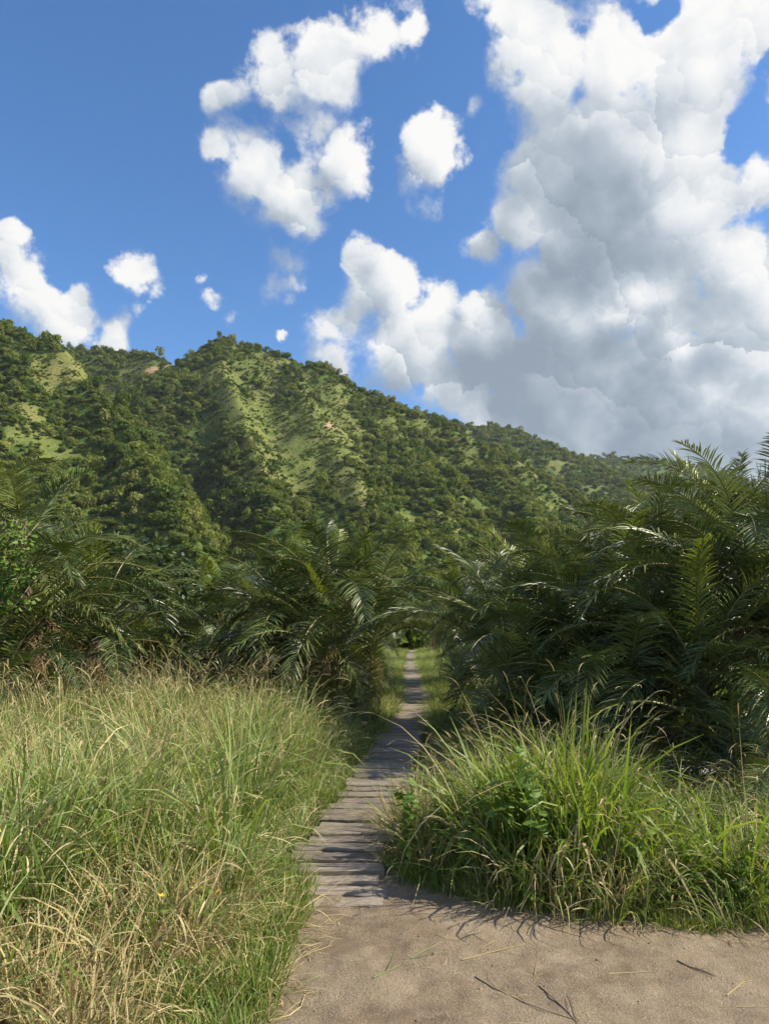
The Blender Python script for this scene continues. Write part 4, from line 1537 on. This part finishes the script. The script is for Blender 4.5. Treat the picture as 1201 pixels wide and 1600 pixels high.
stick('grass_stalk', 'curved dry stalk at the foot of the left turf, near the bottom edge', [(420, 1598), (452, 1590), (470, 1572), (476, 1556), (490, 1552)], .004, M['straw'], 'stalk')
stick('grass_stalk', 'dry stalk lying on the dirt beside the left turf', [(432, 1512), (458, 1500), (490, 1492), (518, 1483)], .0035, M['straw'], 'stalk')
stick('grass_stalk', 'pair of crossed straws near the bottom right corner', [(1135, 1556), (1160, 1540), (1175, 1534)], .003, M['straw'], 'stalk', [[(1150, 1574), (1180, 1574), (1200, 1578)]])
stick('fallen_twig', 'thin crooked twig at the left turf edge of the dirt', [(418, 1530), (426, 1548), (438, 1560)], .004, M['twig'], 'twig')
stick('grass_stalk', 'thin straw in front of the right grass bank', [(897, 1440), (930, 1436), (950, 1432)], .003, M['straw'], 'stalk')

# loose straw, chaff and crumbs too many to count
bits = []
for i in range(5):
    rs = random.Random(900 + i)
    G = Geo()
    for k in range(7):
        a = rs.uniform(0, 6.28)
        c = Vector((rs.gauss(0, .05), rs.gauss(0, .05), .004))
        d = Vector((math.cos(a), math.sin(a), rs.uniform(0, .12)))
        ln = rs.uniform(.03, .16)
        G.ribbon([c, c + d * ln * .5 + Vector((0, 0, .006)), c + d * ln + Vector((rs.gauss(0, .01), rs.gauss(0, .01), 0))], [.003, .0035, .001], Vector((-math.sin(a), math.cos(a), .3)).normalized(), r=rs.random())
    bits.append(G.mesh('straw_bit', M['straw']))
crumb = []
for i in range(3):
    rs = random.Random(950 + i)
    G = Geo()
    base = [Vector((math.cos(a) * rs.uniform(.7, 1.2), math.sin(a) * rs.uniform(.7, 1.2), 0)) for a in (0, 1.05, 2.1, 3.14, 4.2, 5.2)]
    tp = [b * .55 + Vector((0, 0, rs.uniform(.5, .9))) for b in base]
    for k in range(6):
        G.poly([base[k], base[(k + 1) % 6], tp[(k + 1) % 6], tp[k]], r=.2)
    G.poly(tp, r=.2)
    crumb.append(G.mesh('crumb', M['twig']))
DIRT = gpoly([(405, 1640), (425, 1520), (470, 1390), (500, 1375), (600, 1365), (700, 1402), (800, 1428), (1000, 1450), (1300, 1468), (1300, 1640)])
x, y = sample(DIRT, 60)
de = np.minimum(edge_dist(x, y, DIRT[:5]), 1.6 * edge_dist(x, y, DIRT[4:9]))
k = RNG.random(len(x)) < np.clip(.75 * np.exp(-de / .18) + .06, 0, 1)
x, y = x[k], y[k]
n = len(x)
z = path_z(x, y)
rots = np.stack([RNG.normal(0, .06, n), RNG.normal(0, .06, n), RNG.uniform(0, 6.28, n)], 1)
scatter('straw_litter', np.stack([x, y, z], 1), rots, RNG.uniform(.5, 1.2, n), RNG.integers(0, 5, n), bits, 'loose straw and chaff scattered along the edges of the dirt', 'straw')
x, y = sample(DIRT, 26)
n = len(x)
rots = np.stack([0 * x, 0 * x, RNG.uniform(0, 6.28, n)], 1)
scatter('dirt_crumbs', np.stack([x, y, path_z(x, y)], 1), rots, RNG.lognormal(-5.4, .5, n), RNG.integers(0, 3, n), crumb, 'small crumbs of soil and grit on the dirt path', 'grit')

# ------------------------------------------------------------------ the air
def haze_box():
    x0, x1, y0, y1, z0, z1 = -6500, 6500, -400, 12200, -60, 620
    v = [(x, y, z) for z in (z0, z1) for y in (y0, y1) for x in (x0, x1)]
    f = [(0, 2, 3, 1), (4, 5, 7, 6), (0, 1, 5, 4), (2, 6, 7, 3), (0, 4, 6, 2), (1, 3, 7, 5)]
    m, t, out = material('thin_haze')
    pv = t.node('ShaderNodeVolumePrincipled')
    pv.inputs['Color'].default_value = (.78, .87, 1.0, 1)
    pv.inputs['Density'].default_value = HAZE
    pv.inputs['Anisotropy'].default_value = .2
    t.l.new(pv.outputs[0], out.inputs['Volume'])
    tag(obj('haze', mesh_from('haze', v, f, m)), 'thin blue air haze filling the valley', None, None, 'stuff')


HAZE = .000045
haze_box()
